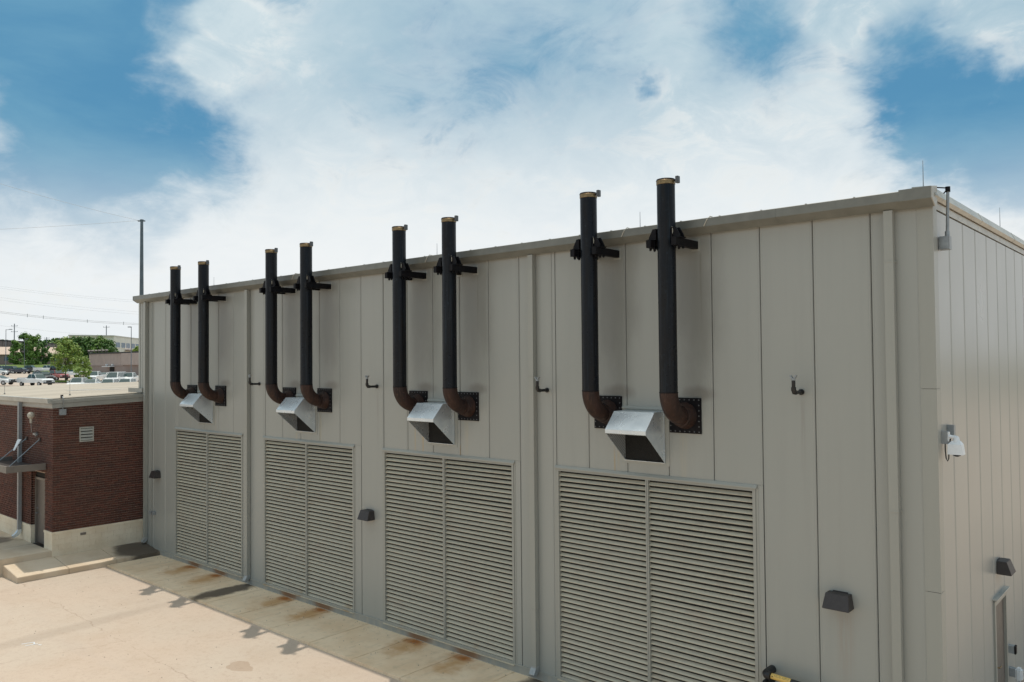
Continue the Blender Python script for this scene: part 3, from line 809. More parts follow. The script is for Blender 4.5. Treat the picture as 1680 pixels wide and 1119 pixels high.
# ------------------------------------------------------------------ wall lights
def wall_light():
    t = thing('wall_light', 'light', 'wall light', (0, 0, 0), 0, 'dark bronze wall lights')
    lo_ = [(-.212, -.25, -.118), (.212, -.25, -.118), (.212, -.004, -.118), (-.212, -.004, -.118)]
    hi2 = [(-.180, -.165, .115), (.180, -.165, .115), (.180, -.004, .115), (-.180, -.004, .115)]
    hs = build('housing', MB().hexa(lo_, hi2), M_BRONZE, t, bevel=.006)
    build('lens', MB().box((-.19, -.23, -.125), (.19, -.03, -.1185)), M_LENS, t)
    build('back_plate', MB().box((-.12, -.0035, -.14), (.12, -.0005, .13)), M_BRONZE, t)
    return t
l0 = wall_light()
for i, (loc, rz, lb) in enumerate([((-.565, 0, 2.862), 0, 'dark bronze wall light on the facade near the right corner'), ((-12.46, 0, 2.81), 0, 'dark bronze wall light between the middle two grilles'),
                                   ((-24.32, 0, 2.83), 0, 'dark bronze wall light near the brick building'), ((WR, 4.12, 2.83), R(90), 'dark bronze wall light over the end wall door')]):
    o = l0 if i == 0 else dup(l0)
    o.location = loc; o.rotation_euler = (0, 0, rz); o['label'] = lb

# ------------------------------------------------------------------ black piping with yellow marker
t = thing('insulated_pipe', 'black insulated pipe with a yellow lettered marker at the foot of the facade', 'pipe', (-1.7, -.3, 1.4))
def pt(name, mb, mat, smooth=True):
    o = build(name, mb, mat, t, smooth); o.matrix_parent_inverse = Matrix.Translation(-t.location); return o
pt('pipe', MB().tube([(-1.70, -.28, 1.47), (-1.0, -.28, 1.44), (-.93, -.28, 1.42), (-.89, -.28, 1.35), (-.88, -.28, .3)], .046, 18), M_RUBBER)
pt('elbow', MB().tube([(-1.72, .0, 1.475), (-1.72, -.2, 1.475), (-1.715, -.26, 1.475), (-1.69, -.295, 1.473), (-1.62, -.30, 1.47)], .068, 18), M_RUBBER)
pt('lower_pipe', MB().tube([(-1.735, 0, 1.30), (-1.735, -.22, 1.30), (-1.725, -.28, 1.30), (-1.68, -.30, 1.295), (-1.02, -.30, 1.26), (-.99, -.3, .3)], .066, 18), M_RUBBER)
mk = pt('marker', MB().tube([(-1.615, -.28, 1.4664), (-1.285, -.28, 1.4522)], .0475, 24), M_YELLOW)
pt('arrow_dot', MB().tube([(-1.585, -.3255, 1.478), (-1.585, -.3285, 1.480)], .010, 10), M_INK)
fc = bpy.data.curves.new('lettering', 'FONT'); fc.body = 'FUEL OIL SUPPLY'; fc.size = .040; fc.extrude = .0004
tx = bpy.data.objects.new('lettering_source', fc); COL.objects.link(tx)
dg = bpy.context.evaluated_depsgraph_get(); me = bpy.data.meshes.new_from_object(tx.evaluated_get(dg)); bpy.data.objects.remove(tx)
wtx = max(v.co.x for v in me.vertices)
for v in me.vertices:
    a = R(25) + v.co.y / .0475 ; xx_ = -1.56 + v.co.x * .25 / wtx
    zc2 = 1.4664 - (xx_ + 1.615) * .043
    rr_ = .0479 + v.co.z * .2
    v.co = Vector((xx_, -.28 - math.cos(a) * rr_, zc2 + math.sin(a) * rr_))
me.materials.append(M_INK); lo3 = put('lettering', me, t); lo3.matrix_parent_inverse = Matrix.Translation(-t.location)

# ------------------------------------------------------------------ electrical bits
t = thing('conduit_box', 'small grey conduit fitting on a thin vertical conduit near the brick building', 'junction box', (-24.67, 0, 1.42))
def ct(name, mb, mat, sm2=False):
    o = build(name, mb, mat, t, sm2); o.matrix_parent_inverse = Matrix.Translation(-t.location); return o
ct('conduit', MB().tube([(-24.78, -.03, .19), (-24.78, -.03, 8.95)], .012, 8), M_TRIM, True)
ct('box', MB().box((-24.84, -.10, 1.36), (-24.72, -.012, 1.48)), M_GREYBOX)
ct('side_outlet', MB().tube([(-24.72, -.05, 1.42), (-24.58, -.05, 1.42)], .035, 10), M_STEEL, True)
ct('side_box', MB().box((-24.60, -.09, 1.37), (-24.50, -.005, 1.48)), M_GREYBOX)

t = thing('rooftop_conduit', 'grey junction box with a conduit rising over the eave at the hall corner', 'junction box', (1.0, .33, 8.36))
ct('box', MB().box((.912, .27, 8.36), (1.06, .40, 8.565)), M_GREYBOX)
ct('box_cover', MB().box((.925, .262, 8.375), (1.05, .269, 8.55)), M_STEEL)
ct('conduit', MB().tube([(1.02, .33, 8.56), (1.04, .33, 9.24)], .023, 12), M_STEEL, True)
ct('coupling', MB().tube([(1.02, .33, 8.56), (1.02, .33, 8.64)], .034, 12), M_STEEL, True)
ct('weatherhead', MB().tube([(1.04, .33, 9.24), (1.04, .33, 9.32)], .036, 12), M_BLACK, True)
ct('brace', MB().tube([(1.04, .33, 9.30), (.86, .15, 9.31)], .010, 8), M_BLACK, True)
ct('brace', MB().tube([(1.04, .33, 9.29), (.99, .30, 9.22)], .010, 8), M_BLACK, True)
ct('drip_wire', MB().tube([(1.03, .42, 9.05), (1.0, .44, 8.75), (1.0, .44, 8.40)], .006, 6), M_RUBBER, True)

t = thing('security_camera', 'white security camera on a short arm at the hall corner', 'camera', (1.0, .3, 5.4))
ct('mount_box', MB().box((.902, .20, 5.42), (.99, .29, 5.61)), M_GREYBOX)
ct('rear_box', MB().box((.902, .55, 5.50), (1.0, .66, 5.68)), M_GREYBOX)
ct('arm', MB().tube([(.99, .245, 5.54), (1.03, .245, 5.53), (1.12, .245, 5.52)], .026, 12), M_WHITE, True)
ct('arm_plate', MB().box((.99, .205, 5.46), (1.005, .285, 5.60)), M_WHITE)
ct('neck', MB().tube([(1.10, .245, 5.53), (1.10, .245, 5.44)], [.035, .055], 16), M_WHITE, True)
ct('housing', MB().hexa([(.990, .165, 5.27), (1.20, .165, 5.27), (1.20, .325, 5.27), (.990, .325, 5.27)], [(.995, .17, 5.42), (1.18, .17, 5.42), (1.18, .32, 5.42), (.995, .32, 5.42)]), M_WHITE)
ct('hood_top', MB().hexa([(.995, .17, 5.42), (1.18, .17, 5.42), (1.18, .32, 5.42), (.995, .32, 5.42)], [(1.04, .21, 5.47), (1.15, .21, 5.47), (1.15, .28, 5.47), (1.04, .28, 5.47)]), M_WHITE)
ct('dome', MB().tube([(1.10, .245, 5.27), (1.10, .245, 5.25), (1.10, .245, 5.235)], [.062, .05, .02], 16), M_LENS, True)
ct('cable', MB().tube([(.945, .245, 5.42), (.945, .245, 5.32), (.955, .245, 5.20), (.975, .245, 5.16), (.99, .245, 5.20), (.995, .245, 5.32), (1.02, .245, 5.50)], .009, 8), M_RUBBER, True)

t = thing('call_box', 'small grey box with black button face right of the end wall door', 'control box', (WR, 4.85, 1.1))
ct('box', MB().box((WR + .002, 4.82, 1.02), (WR + .10, 4.93, 1.16)), M_GREYBOX)
ct('face', MB().box((WR + .101, 4.825, 1.01), (WR + .13, 4.94, 1.165)), M_BLACK)
t = thing('outlet_cover', 'white bubble outlet cover on the end wall below a grey box', 'outlet cover', (WR, 4.95, .62))
ct('box', MB().box((WR + .002, 4.86, .56), (WR + .10, 4.98, .72)), M_GREYBOX)
cv = build('cover', MB().box((WR + .101, 4.84, .50), (WR + .22, 5.0, .74)), M_WHITE, t, bevel=.03); cv.matrix_parent_inverse = Matrix.Translation(-t.location)

# lightning rods
def rod(x_, y_, zb, zt, label, r_=.008):
    t = thing('lightning_rod', label, 'lightning rod', (x_, y_, zb), 0, 'thin lightning rods on the roofs')
    build('rod', MB().tube([(0, 0, 0), (0, 0, zt - zb)], [r_, r_ * .5], 6), M_STEEL, t)
    build('foot', MB().tube([(0, 0, 0), (0, 0, .05)], .03, 8), M_STEEL, t)
rod(.733, .2, 9.30, 9.75, 'lightning rod at the near corner of the hall roof')
rod(-4.406, .3, 9.20, 9.64, 'lightning rod between the nearest two stacks')
rod(.7, 6.2, 9.28, 9.86, 'lightning rod on the end wall side of the hall roof')
rod(-20.97, .3, 9.20, 9.62, 'lightning rod behind the farthest pair of stacks')
rod(-10.2, .3, 9.20, 9.62, 'lightning rod hidden by the second pair of stacks')

# ------------------------------------------------------------------ brick building
BX, BY = -25.50, -3.04
bb = thing('brick_building', 'low red brick building with pale block base abutting the hall', 'building', (-33, -3.04, 0))
def bp(name, mb, mat, **kw):
    o = build(name, mb, mat, bb, **kw); o.matrix_parent_inverse = Matrix.Translation(-bb.location); return o
XF = -41.0
def rz_(y): return 5.60 + (y - BY) * .036 if y < 0 else 5.71 + y * .012
def wallz(y): return 5.30 + (y - BY) * .036
NX0, NX1, ND = -27.50, -26.22, .20      # door niche
# backing walls
c = MB()
c.box((XF, BY + .03, 0), (NX0 - .02, BY + .3, 5.5)); c.box((NX1 + .02, BY + .03, 0), (BX - .03, BY + .3, 5.28))
c.box((NX0 - .02, BY + .03, 3.02), (NX1 + .02, BY + .3, 5.28))
c.box((NX0 - .30, BY + .3, 0), (NX0 - .02, BY + 1.0, 5.2)); c.box((NX1 + .02, BY + .3, 0), (NX1 + .2, BY + 1.0, 5.2))
c.prism([(BY + .301, 0), (-.002, 0), (-.002, 5.40), (BY + .301, 5.28)], 'x', BX - .3, BX - .03)
bp('mortar_wall', c, M_MORTAR)
# bricks
bl, bh, jt, bd = .2240, .0650, .0160, .03
def bricks(name, along, a0, a1, face, z0, z1f, inward, skip=None):
    mb = MB(); row = 0; z = z0
    while True:
        if along == 'x': zt_ = z1f(0)
        a = a0 + (0 if row % 2 == 0 else -(bl + jt) / 2)
        if z > 5.5: break
        while a < a1:
            s, e = max(a, a0), min(a + bl, a1); a += bl + jt
            if e - s < .02: continue
            mid_ = (s + e) / 2
            if z + bh > z1f(mid_): continue
            segs = [(s, e)]
            if skip and z < skip[2]:
                q0, q1 = skip[0], skip[1]; ns = []
                for (s1, e1) in segs:
                    if e1 <= q0 or s1 >= q1: ns.append((s1, e1))
                    else:
                        if s1 < q0 - .02: ns.append((s1, q0))
                        if e1 > q1 + .02: ns.append((q1, e1))
                segs = ns
            j = random.uniform(-.0015, .0015)
            for s1, e1 in segs:
                if along == 'x': mb.box((s1, face + j, z), (e1, face + bd + .01, z + bh))
                elif inward < 0: mb.box((face - bd - .01, s1, z), (face + j, e1, z + bh))
                else: mb.box((face - j, s1, z), (face + bd + .01, e1, z + bh))
        z += bh + jt; row += 1
    o = bp(name, mb, M_BRICK, kind='stuff'); return o
ZB0 = 1.115
bricks('brick_courses', 'x', -34.0, BX, BY, ZB0, lambda q: 5.30, 1, (NX0, NX1, 3.02))
bricks('brick_courses', 'y', BY + .001, -.004, BX, ZB0, lambda y: wallz(y) + .02, -1)
# the left return of the niche
def niche():
    mb = MB(); z = ZB0; row = 0
    while z < 3.0:
        a = BY - (0 if row % 2 == 0 else .1)
        while a < BY + ND:
            s, e = max(a, BY), min(a + bl, BY + ND); a += bl + jt
            if e - s > .02: mb.box((NX0 - .03, s, z), (NX0, e, z + bh))
        z += bh + jt; row += 1
    bp('niche_brick_courses', mb, M_BRICK, kind='stuff')
niche()
# block base: cap course and blocks
def blocks(along, a0, a1, face, z0):
    rows = [(z0, .475), (.478, .66), (.664, .845), (.849, 1.015)]
    for ri, (za, zb_) in enumerate(rows):
        a = a0 - (0 if ri % 2 == 0 else .2)
        while a < a1:
            s, e = max(a, a0), min(a + .397, a1); a += .40
            if e - s < .03: continue
            if along == 'x': mb = MB().box((s, face, za), (e, face + .06, zb_ - .0))
            else: mb = MB().box((face - .06, s, za), (face, e, zb_))
            bp('block', mb, M_BLOCK)
blocks('y', BY - .012, -.006, BX + .012, .2)
blocks('x', -34.0, NX0, BY - .012, .45)
blocks('x', NX1, BX + .011, BY - .0121, .45)
for (a, b_) in ((-34.0, NX0 + .01), (NX1 - .01, BX + .03)):
    bp('block_cap', MB().box((a, BY - .03, 1.018), (b_, BY + .05, 1.108)), M_BLOCK, bevel=.008)
bp('block_cap', MB().box((BX - .05, BY + .052, 1.018), (BX + .03, -.006, 1.108)), M_BLOCK, bevel=.008)
bp('block_return', MB().box((NX0 - .03, BY + .05, .45), (NX0 + .012, BY + ND, 1.108)), M_BLOCK)
bp('mortar_base', MB().box((-34, BY + .0, .2), (NX0 - .03, BY + .03, 1.02)).box((NX1 + .02, BY, .2), (BX - .03, BY + .03, 1.02)).box((BX - .04, BY + .03, .2), (BX + .003, -.01, 1.017)), M_MORTAR)
# door in the niche
d2 = bp('door', MB().box((NX0 + .07, BY + ND - .03, .50), (NX1 - .05, BY + ND + .02, 2.72)), M_DOORP)
o = build('frame', MB().box((NX0 + .001, BY + ND - .09, .49), (NX0 + .07, BY + ND + .05, 2.80)).box((NX1 - .05, BY + ND - .14, .49), (NX1 + .02, BY + ND + .05, 2.80)).box((NX0 + .07, BY + ND - .09, 2.72), (NX1 - .05, BY + ND + .05, 2.80)), M_TAUPE, d2)
o = build('handle', MB().tube([(NX0 + .14, BY + ND - .03, 1.53), (NX0 + .14, BY + ND - .10, 1.53), (NX0 + .25, BY + ND - .10, 1.53)], .016, 8), M_STEEL, d2)
o = build('lock', MB().tube([(NX0 + .14, BY + ND - .03, 1.70), (NX0 + .14, BY + ND - .06, 1.70)], .03, 10), M_STEEL, d2)
bp('transom', MB().box((NX0 + .001, BY + ND - .05, 2.80), (NX1 - .0, BY + ND + .03, 3.02)), M_DARK)
bp('niche_side', MB().box((NX1 - .002, BY + .05, .49), (NX1 + .021, BY + ND - .141, 3.02)), M_TAUPE)
# fascia, rake and gutter
fb = MB(); fb.box((XF, BY - .045, 5.27), (BX + .045, BY - .002, 5.42))
bp('fascia', fb, M_FASCIA)
bp('fascia', MB().prism([(BY - .001, 5.27), (-.008, 5.38 + .0), (-.008, 5.53), (BY - .001, 5.42)], 'x', BX + .002, BX + .045), M_FASCIA)
bp('rake_trim', MB().prism([(BY - .10, 5.425), (-.008, 5.537), (-.008, 5.655), (BY - .10, 5.545)], 'x', BX - .12, BX + .06), M_FASCIA)
gx = XF
while gx < BX:
    e = min(gx + 3.0, BX + .02)
    bp('gutter', MB().prism([(BY - .003, 5.60), (BY - .19, 5.60), (BY - .19, 5.585), (BY - .165, 5.44), (BY - .13, 5.425), (BY - .003, 5.425)], 'x', gx, e - .004), M_EAVE)
    gx += 3.0
# roof: slopes up gently from the front eave
rf = MB()
prf = [(BY - .08, 5.585), (0, 5.70), (22, 5.96), (22, 5.5), (BY - .08, 5.5)]
rf.prism(prf, 'x', XF, BX - .5)
bp('roof', rf, M_ROOF)
bp('roof_edge_strip', MB().prism([(BY - .08, 5.59), (-.01, 5.705), (-.01, 5.6), (BY - .08, 5.5)], 'x', BX - .499, BX - .121), M_ROOF)
bp('roof_curb', MB().prism([(BY, 5.55), (22, 5.93), (22, 5.99), (BY, 5.63)], 'x', XF - .2, XF - .001), M_FASCIA)
bp('back_wall', MB().box((XF - .15, BY + .3, 0), (XF - .05, 22, 5.5)), M_MORTAR)
bp('wall_flashing', MB().box((BX - 1.15, -.06, 5.71), (BX - .0, -.008, 5.86)), M_FASCIA, )
# white patch on the membrane
bp('membrane_patch', MB().hexa([(-31.2, -.6, 5.70), (-31.0, -.6, 5.70), (-30.0, 1.1, 5.716), (-30.2, 1.1, 5.716)], [(-31.2, -.6, 5.708), (-31.0, -.6, 5.708), (-30.0, 1.1, 5.722), (-30.2, 1.1, 5.722)]), M_WHITE)
# louvred wall vent
vt = bp('wall_vent', MB().box((BX + .002, -2.205, 4.07), (BX + .03, -2.165, 4.58)).box((BX + .002, -1.775, 4.07), (BX + .03, -1.735, 4.58)).box((BX + .002, -2.165, 4.07), (BX + .03, -1.775, 4.11)).box((BX + .002, -2.165, 4.54), (BX + .03, -1.775, 4.58)), M_EAVE)
build('backing', MB().box((BX + .001, -2.165, 4.11), (BX + .0035, -1.775, 4.54)), M_DARK, vt)
for i in range(4):
    z = 4.125 + i * .107
    build('slat', MB().prism([(BX + .004, z + .075), (BX + .028, z + .015), (BX + .028, z), (BX + .024, z), (BX + .004, z + .068)], 'y', -2.164, -1.776), M_EAVE, vt)
bp('weep_vent', MB().box((BX + .013, -2.16, .87), (BX + .03, -1.98, .95)), M_TAUPE)
# downspout of the brick building
t = thing('downspout', 'grey downspout beside the recessed door of the brick building', 'downspout', (-28.3, BY, .5))
dsx = -28.45
ct('pipe_section', MB().box((dsx, BY - .16, .74), (dsx + .13, BY - .05, 3.0)), M_GREYBOX)
ct('pipe_section', MB().box((dsx - .002, BY - .162, 3.0), (dsx + .132, BY - .05, 5.42)), M_GREYBOX)
z = .78
ct('kick_out', MB().prism([(BY - .045, z), (BY - .05, z - .02), (BY - .14, z - .13), (BY - .30, z - .20), (BY - .335, z - .12), (BY - .24, z - .06), (BY - .165, z + .04), (BY - .165, z + .08), (BY - .045, z + .08)], 'x', dsx - .004, dsx + .134), M_GALV)
# canopy with tie rods
t = thing('entrance_canopy', 'flat brown metal canopy hung on tie rods over the brick building door', 'canopy', (-27.3, BY, 3.2))
CX0, CX1, CY = -29.4, -26.03, -4.27
ct('edge_band', MB().box((CX0, CY, 3.17), (CX1, CY + .05, 3.39)), M_TAUPE)
ct('edge_band', MB().box((CX1 - .05, CY + .051, 3.17), (CX1, BY - .035, 3.39)), M_TAUPE)
ct('edge_band', MB().box((CX0, CY + .051, 3.17), (CX0 + .05, BY - .035, 3.39)), M_TAUPE)
ct('deck', MB().box((CX0 + .051, CY + .051, 3.22), (CX1 - .051, BY - .03, 3.26)), M_BRONZE)
ct('tie_rod', MB().tube([(-26.66, BY - .03, 4.16), (-26.75, -4.0, 3.27)], .016, 8), M_STEEL, True)
ct('tie_rod', MB().tube([(-27.93, BY - .03, 4.13), (-28.15, -4.0, 3.27)], .016, 8), M_STEEL, True)
ct('rod_anchor', MB().box((-26.72, BY - .05, 4.10), (-26.58, BY - .003, 4.22)), M_BRONZE)
ct('rod_anchor', MB().box((-27.99, BY - .05, 4.07), (-27.87, BY - .003, 4.19)), M_BRONZE)
t = thing('wall_globe', 'pale round globe on a thin stem on the brick wall above the canopy', 'antenna', (-26.95, BY, 4.7))
gl = []
for i in range(9):
    a = math.pi * i / 8; gl.append((-26.83, -3.28, 5.0 - .12 * math.cos(a)))
ct('globe', MB().tube(gl, [max(.002, .12 * math.sin(math.pi * i / 8)) for i in range(9)], 18), M_CAULK, True)
ct('neck', MB().tube([(-26.83, -3.28, 4.90), (-26.83, -3.28, 4.74)], .045, 12), M_CAULK, True)
ct('stem', MB().tube([(-26.83, -3.28, 4.74), (-26.88, -3.25, 4.42), (-26.95, BY - .02, 4.36)], .010, 8), M_STEEL, True)
ct('bracket', MB().box((-27.25, BY - .05, 4.30), (-26.85, BY - .003, 4.35)), M_STEEL)
ct('clamp', MB().box((-26.98, BY - .07, 4.26), (-26.93, BY - .003, 4.40)), M_STEEL)
t = thing('panel_antenna', 'small white paddle shaped antenna above the canopy, clamped to a rod', 'antenna', (-27.78, -3.4, 3.95))
ct('paddle', MB().hexa([(-27.86, -3.52, 3.74), (-27.78, -3.50, 3.74), (-27.78, -3.47, 3.76), (-27.86, -3.49, 3.76)], [(-27.94, -3.36, 4.10), (-27.72, -3.32, 4.10), (-27.72, -3.29, 4.12), (-27.94, -3.33, 4.12)]), M_WHITE)
ct('clamp', MB().tube([(-27.83, -3.40, 3.92), (-27.99, -3.26, 3.93)], .02, 8), M_STEEL, True)
t = thing('fascia_box', 'small grey junction box hanging below the brick building fascia', 'junction box', (BX, -2.75, 5.1))
ct('box', MB().box((BX + .003, -2.86, 5.035), (BX + .11, -2.66, 5.235)), M_GREYBOX)
ct('conduit', MB().tube([(BX + .07, -2.76, 5.235), (BX + .115, -2.76, 5.40), (BX + .12, -2.76, 5.60), (BX + .02, -2.76, 5.66)], .018, 8), M_STEEL, True)
ct('conduit_hood', MB().tube([(BX - .02, -2.76, 5.61), (BX - .02, -2.76, 5.72)], .045, 10), M_BRONZE, True)
rod(-27.2, -1.9, 5.63, 6.30, 'lightning rod on the low brick building roof by the conduit')
rod(-31.9, -2.6, 5.60, 6.15, 'lightning rod on the low brick building roof at the left frame edge')

# grit and leaf litter near the wall foot
gr_ = MB(); rg = random.Random(12)
for i in range(420):
    x_ = rg.uniform(-24, 0); y_ = -abs(rg.gauss(0, .35)) - .03 if rg.random() < .6 else rg.uniform(-1.8, -.05)
    z_ = .002
    if rg.random() < .30: y_ = rg.uniform(-6, -1.95); z_ = PZ + .002
    s_ = rg.uniform(.006, .017); a = rg.random() * 6.28
    n = len(gr_.v)
    for q in range(3): gr_.v.append((x_ + math.cos(a + q * 2.1) * s_ * rg.uniform(.6, 1.8), y_ + math.sin(a + q * 2.1) * s_, z_))
    gr_.v.append((x_, y_, z_ + s_ * .8))
    gr_.f += [(n, n + 1, n + 3), (n + 1, n + 2, n + 3), (n + 2, n, n + 3)]
o = build('leaf_litter', gr_, M_TAUPE); o['kind'] = 'stuff'; o['label'] = 'scattered grit and leaf bits along the foot of the facade'; o['category'] = 'litter'
# pavement marking
mk_ = MB()
for (a, b_) in (((-17.98, -6.30), (-17.90, -6.05)), ((-17.78, -6.28), (-17.70, -6.03)), ((-17.90, -6.05), (-17.72, -6.10)), ((-17.62, -6.05), (-17.54, -6.0))):
    (x0, y0), (x1, y1) = a, b_
    L = math.hypot(x1 - x0, y1 - y0); nx, ny = -(y1 - y0) / L * .018, (x1 - x0) / L * .018
    n = len(mk_.v); mk_.v += [(x0 - nx, y0 - ny, PZ + .004), (x0 + nx, y0 + ny, PZ + .004), (x1 + nx, y1 + ny, PZ + .004), (x1 - nx, y1 - ny, PZ + .004)]
    mk_.f.append((n, n + 1, n + 2, n + 3))
o = build('survey_mark', mk_, M_WHITE); tag(o, 'small faded white paint mark on the open pavement', 'paint mark')

# ------------------------------------------------------------------ the district beyond, over the brick roof
TF = 1318.55
def spot(px, dist, dz=0):
    """ground point on a compass bearing (given as pixels right of frame centre per focal length) at a depth"""
    t_ = (px - 840) / TF
    q = CAM + dist * (FW + RT * t_)
    return Vector((q.x, q.y, gz(q.x) + dz))
def height(px, py, dist): return CAM.z + dist * (FW.z + (px - 840) / TF * RT.z + (559.5 - py) / TF * UP.z)
def flat_paint(name, c, r=.6, var=.12, scale=.7): return simple(name, c, r, 0, var, scale)
M_TANMETAL = flat_paint('brown_metal_siding', (.40, .325, .29))
M_TANDARK = flat_paint('brown_plinth', (.30, .235, .21))
M_WARE = flat_paint('grey_brown_siding', (.22, .18, .17))
M_CREAM = flat_paint('cream_wall', (.90, .83, .73))
M_TANROOF = flat_paint('tan_roof', (.55, .42, .33))
M_PINKW = flat_paint('pinkish_wall', (.34, .25, .22))
M_GLASSB = simple('blue_window_glass', (.10, .17, .27), .35, 0, .3, .6)
M_DARKROOF = flat_paint('dark_roof_edge', (.03, .028, .028))
M_POLE = simple('steel_pole', (.115, .15, .17), .45, .4, .25, 2.)
M_POLE2 = simple('grey_light_pole', (.22, .24, .26), .5, .3, .2, 2.)
M_WIRE = simple('cable_grey', (.38, .39, .40), .6)

def wallbox(t, name, A, B, depth, z0, z1, mat, out=0.0):
    """a wall slab from plan point A to B, thickness depth away from the viewer"""
    d_ = Vector((B.x - A.x, B.y - A.y, 0)).normalized(); n = Vector((-d_.y, d_.x, 0))
    if n.dot(Vector((A.x, A.y, 0)) - Vector((CAM.x, CAM.y, 0))) < 0: n = -n
    a = Vector((A.x, A.y, 0)) - n * out; b_ = Vector((B.x, B.y, 0)) - n * out
    lo_ = [(*(a.xy), z0), (*(b_.xy), z0), (*((b_ + n * depth).xy), z0), (*((a + n * depth).xy), z0)]
    hi2 = [(q[0], q[1], z1) for q in lo_]
    o = build(name, MB().hexa(lo_, hi2), mat, t if t and t.type == 'EMPTY' else None)
    if t is not None:
        o.parent = t; r_ = t
        off = r_.location.copy()
        if r_.parent: off = Vector((0, 0, 0))
        o.matrix_parent_inverse = Matrix.Translation(-off)
    return o
def lerp(A, B, t_): return A + (B - A) * t_

# brown ribbed metal building
A = spot(146, 206); B = spot(258, 178)
t = thing('warehouse', 'brown ribbed metal building with dark roof edge behind the parked white vehicles', 'building', A)
zt_ = 9.85; zb_ = 3.6
wallbox(t, 'wall', A, B, 24, zb_, 9.45, M_TANDARK)
nrib = 46
for i in range(nrib):
    a = lerp(A, B, i / nrib + .0012); b_ = lerp(A, B, (i + 1) / nrib - .0012)
    wallbox(t, 'siding_panel', a, b_, .12, 6.65, 9.45, M_TANMETAL, .12)
wallbox(t, 'roof_edge', A, B, 24.3, 9.451, zt_ - .05, M_DARKROOF, .25)
wallbox(t, 'lower_band', A, lerp(A, B, .545), .1, 6.45, 6.64, M_TANDARK, .2)
wallbox(t, 'projecting_bay', lerp(A, B, .56), lerp(A, B, .95), 3., 6.7, 9.44, M_TANMETAL, .9)
wallbox(t, 'door', lerp(A, B, .335), lerp(A, B, .40), .2, 4.3, 6.2, M_DARK, .12)
wallbox(t, 'awning', lerp(A, B, .275), lerp(A, B, .41), 1.2, 6.25, 6.42, M_WHITE, 1.1)
for f_ in (.295, .385): wallbox(t, 'lamp', lerp(A, B, f_), lerp(A, B, f_ + .012), .4, 6.55, 6.9, M_WHITE, .5)
for i in range(6):
    f_ = .36 + .055 * i
    q = lerp(A, B, f_) + Vector((-6, -3, 0))
    t2 = build('roof_vent', MB().box((q.x - .22, q.y - .22, 9.8), (q.x + .22, q.y + .22, 10.15)).prism([(q.x - .32, 10.15), (q.x + .32, 10.15), (q.x, 10.4)], 'y', q.y - .32, q.y + .32), M_BRONZE, t)
    t2.matrix_parent_inverse = Matrix.Translation(-t.location)

# cream office building: corner near the right, two facades
A = spot(112, 254); B = spot(186, 262); C2 = spot(262, 330)
t = thing('office_building', 'cream two storey office building with a row of blue windows', 'building', B)
H_ = 16.35
pl = [A.xy, B.xy, C2.xy, (C2 + Vector((-50, 25, 0))).xy, (A + Vector((-45, 20, 0))).xy]
mb = MB(); mb.prism([(q[0], q[1]) for q in pl], 'z', 5, H_ - .4)
o = build('wall', mb, M_CREAM, t); o.matrix_parent_inverse = Matrix.Translation(-t.location)
cen = sum((Vector(q) for q in pl), Vector((0, 0))) / 5
mb = MB(); mb.prism([tuple(cen + (Vector(q) - cen) * 1.01) for q in pl], 'z', H_ - .399, H_)
o = build('parapet', mb, flat_paint('cream_parapet', (.66, .61, .53)), t); o.matrix_parent_inverse = Matrix.Translation(-t.location)
for i, (pa, pb) in enumerate(((189, 196), (198.3, 204.5), (206.5, 208.6), (209.4, 212), (214, 220.3), (222, 229))):
    def onface(px):
        t_ = (px - 840) / TF; dv = FW + RT * t_; dv2 = Vector((dv.x, dv.y)); e = (C2 - B).xy
        m_ = Matrix(((dv2.x, -e.x), (dv2.y, -e.y))); r_ = m_.inverted() @ (B.xy - CAM.xy); return B.lerp(C2, r_[1])
    a, b_ = onface(pa), onface(pb); a.z = b_.z = 0
    wallbox(t, 'window', a, b_, .3, 12.5, 14.15, M_GLASSB, .06)
    if i in (0, 1, 4, 5): wallbox(t, 'sill', a, b_, .3, 12.3, 12.45, M_CREAM, .18)
a, b_ = onface(204), onface(224); a.z = b_.z = 0
wallbox(t, 'canopy', a, b_, 1.4, 11.55, 11.95, M_PINKW, 1.3)

# long low warehouse far left
A = spot(-70, 225); B = spot(106, 312)
t = thing('long_warehouse', 'long grey brown warehouse behind the trees at the left edge', 'building', A)
wallbox(t, 'wall', A, B, 30, 5, 14.6, M_WARE)
for i in range(24):
    wallbox(t, 'siding_panel', lerp(A, B, i / 24 + .002), lerp(A, B, (i + 1) / 24 - .002), .1, 7, 14.5, M_WARE, .1)
wallbox(t, 'roof_edge', A, B, 30.2, 14.601, 15.0, M_DARKROOF, .2)

# small tan-roofed house at the left edge
def house(px, dist, wd, dp, h_, rise, rot, label):
    q = spot(px, dist); t = thing('small_house', label, 'building', q, rot)
    build('wall', MB().box((-wd / 2, -dp / 2, -2), (wd / 2, dp / 2, h_)), M_PINKW, t)
    rf_ = build('roof', MB().prism([(-dp / 2 - .5, h_), (dp / 2 + .5, h_), (0, h_ + rise)], 'x', -wd / 2 - .5, wd / 2 + .5), M_TANROOF, t)
    for x_ in (-wd * .3, 0, wd * .3):
        wn = build('window', MB().box((x_ - .7, -dp / 2 - .06, h_ * .4), (x_ + .7, -dp / 2 + .05, h_ * .75)), M_GLASSB, t)
house(-14, 238, 13, 7, 3.1, 2.3, R(72), 'small house with tan gabled roof at the left edge')
house(82, 250, 8, 8, 2.8, 2.6, R(60), 'small tan roofed house half hidden between two trees')

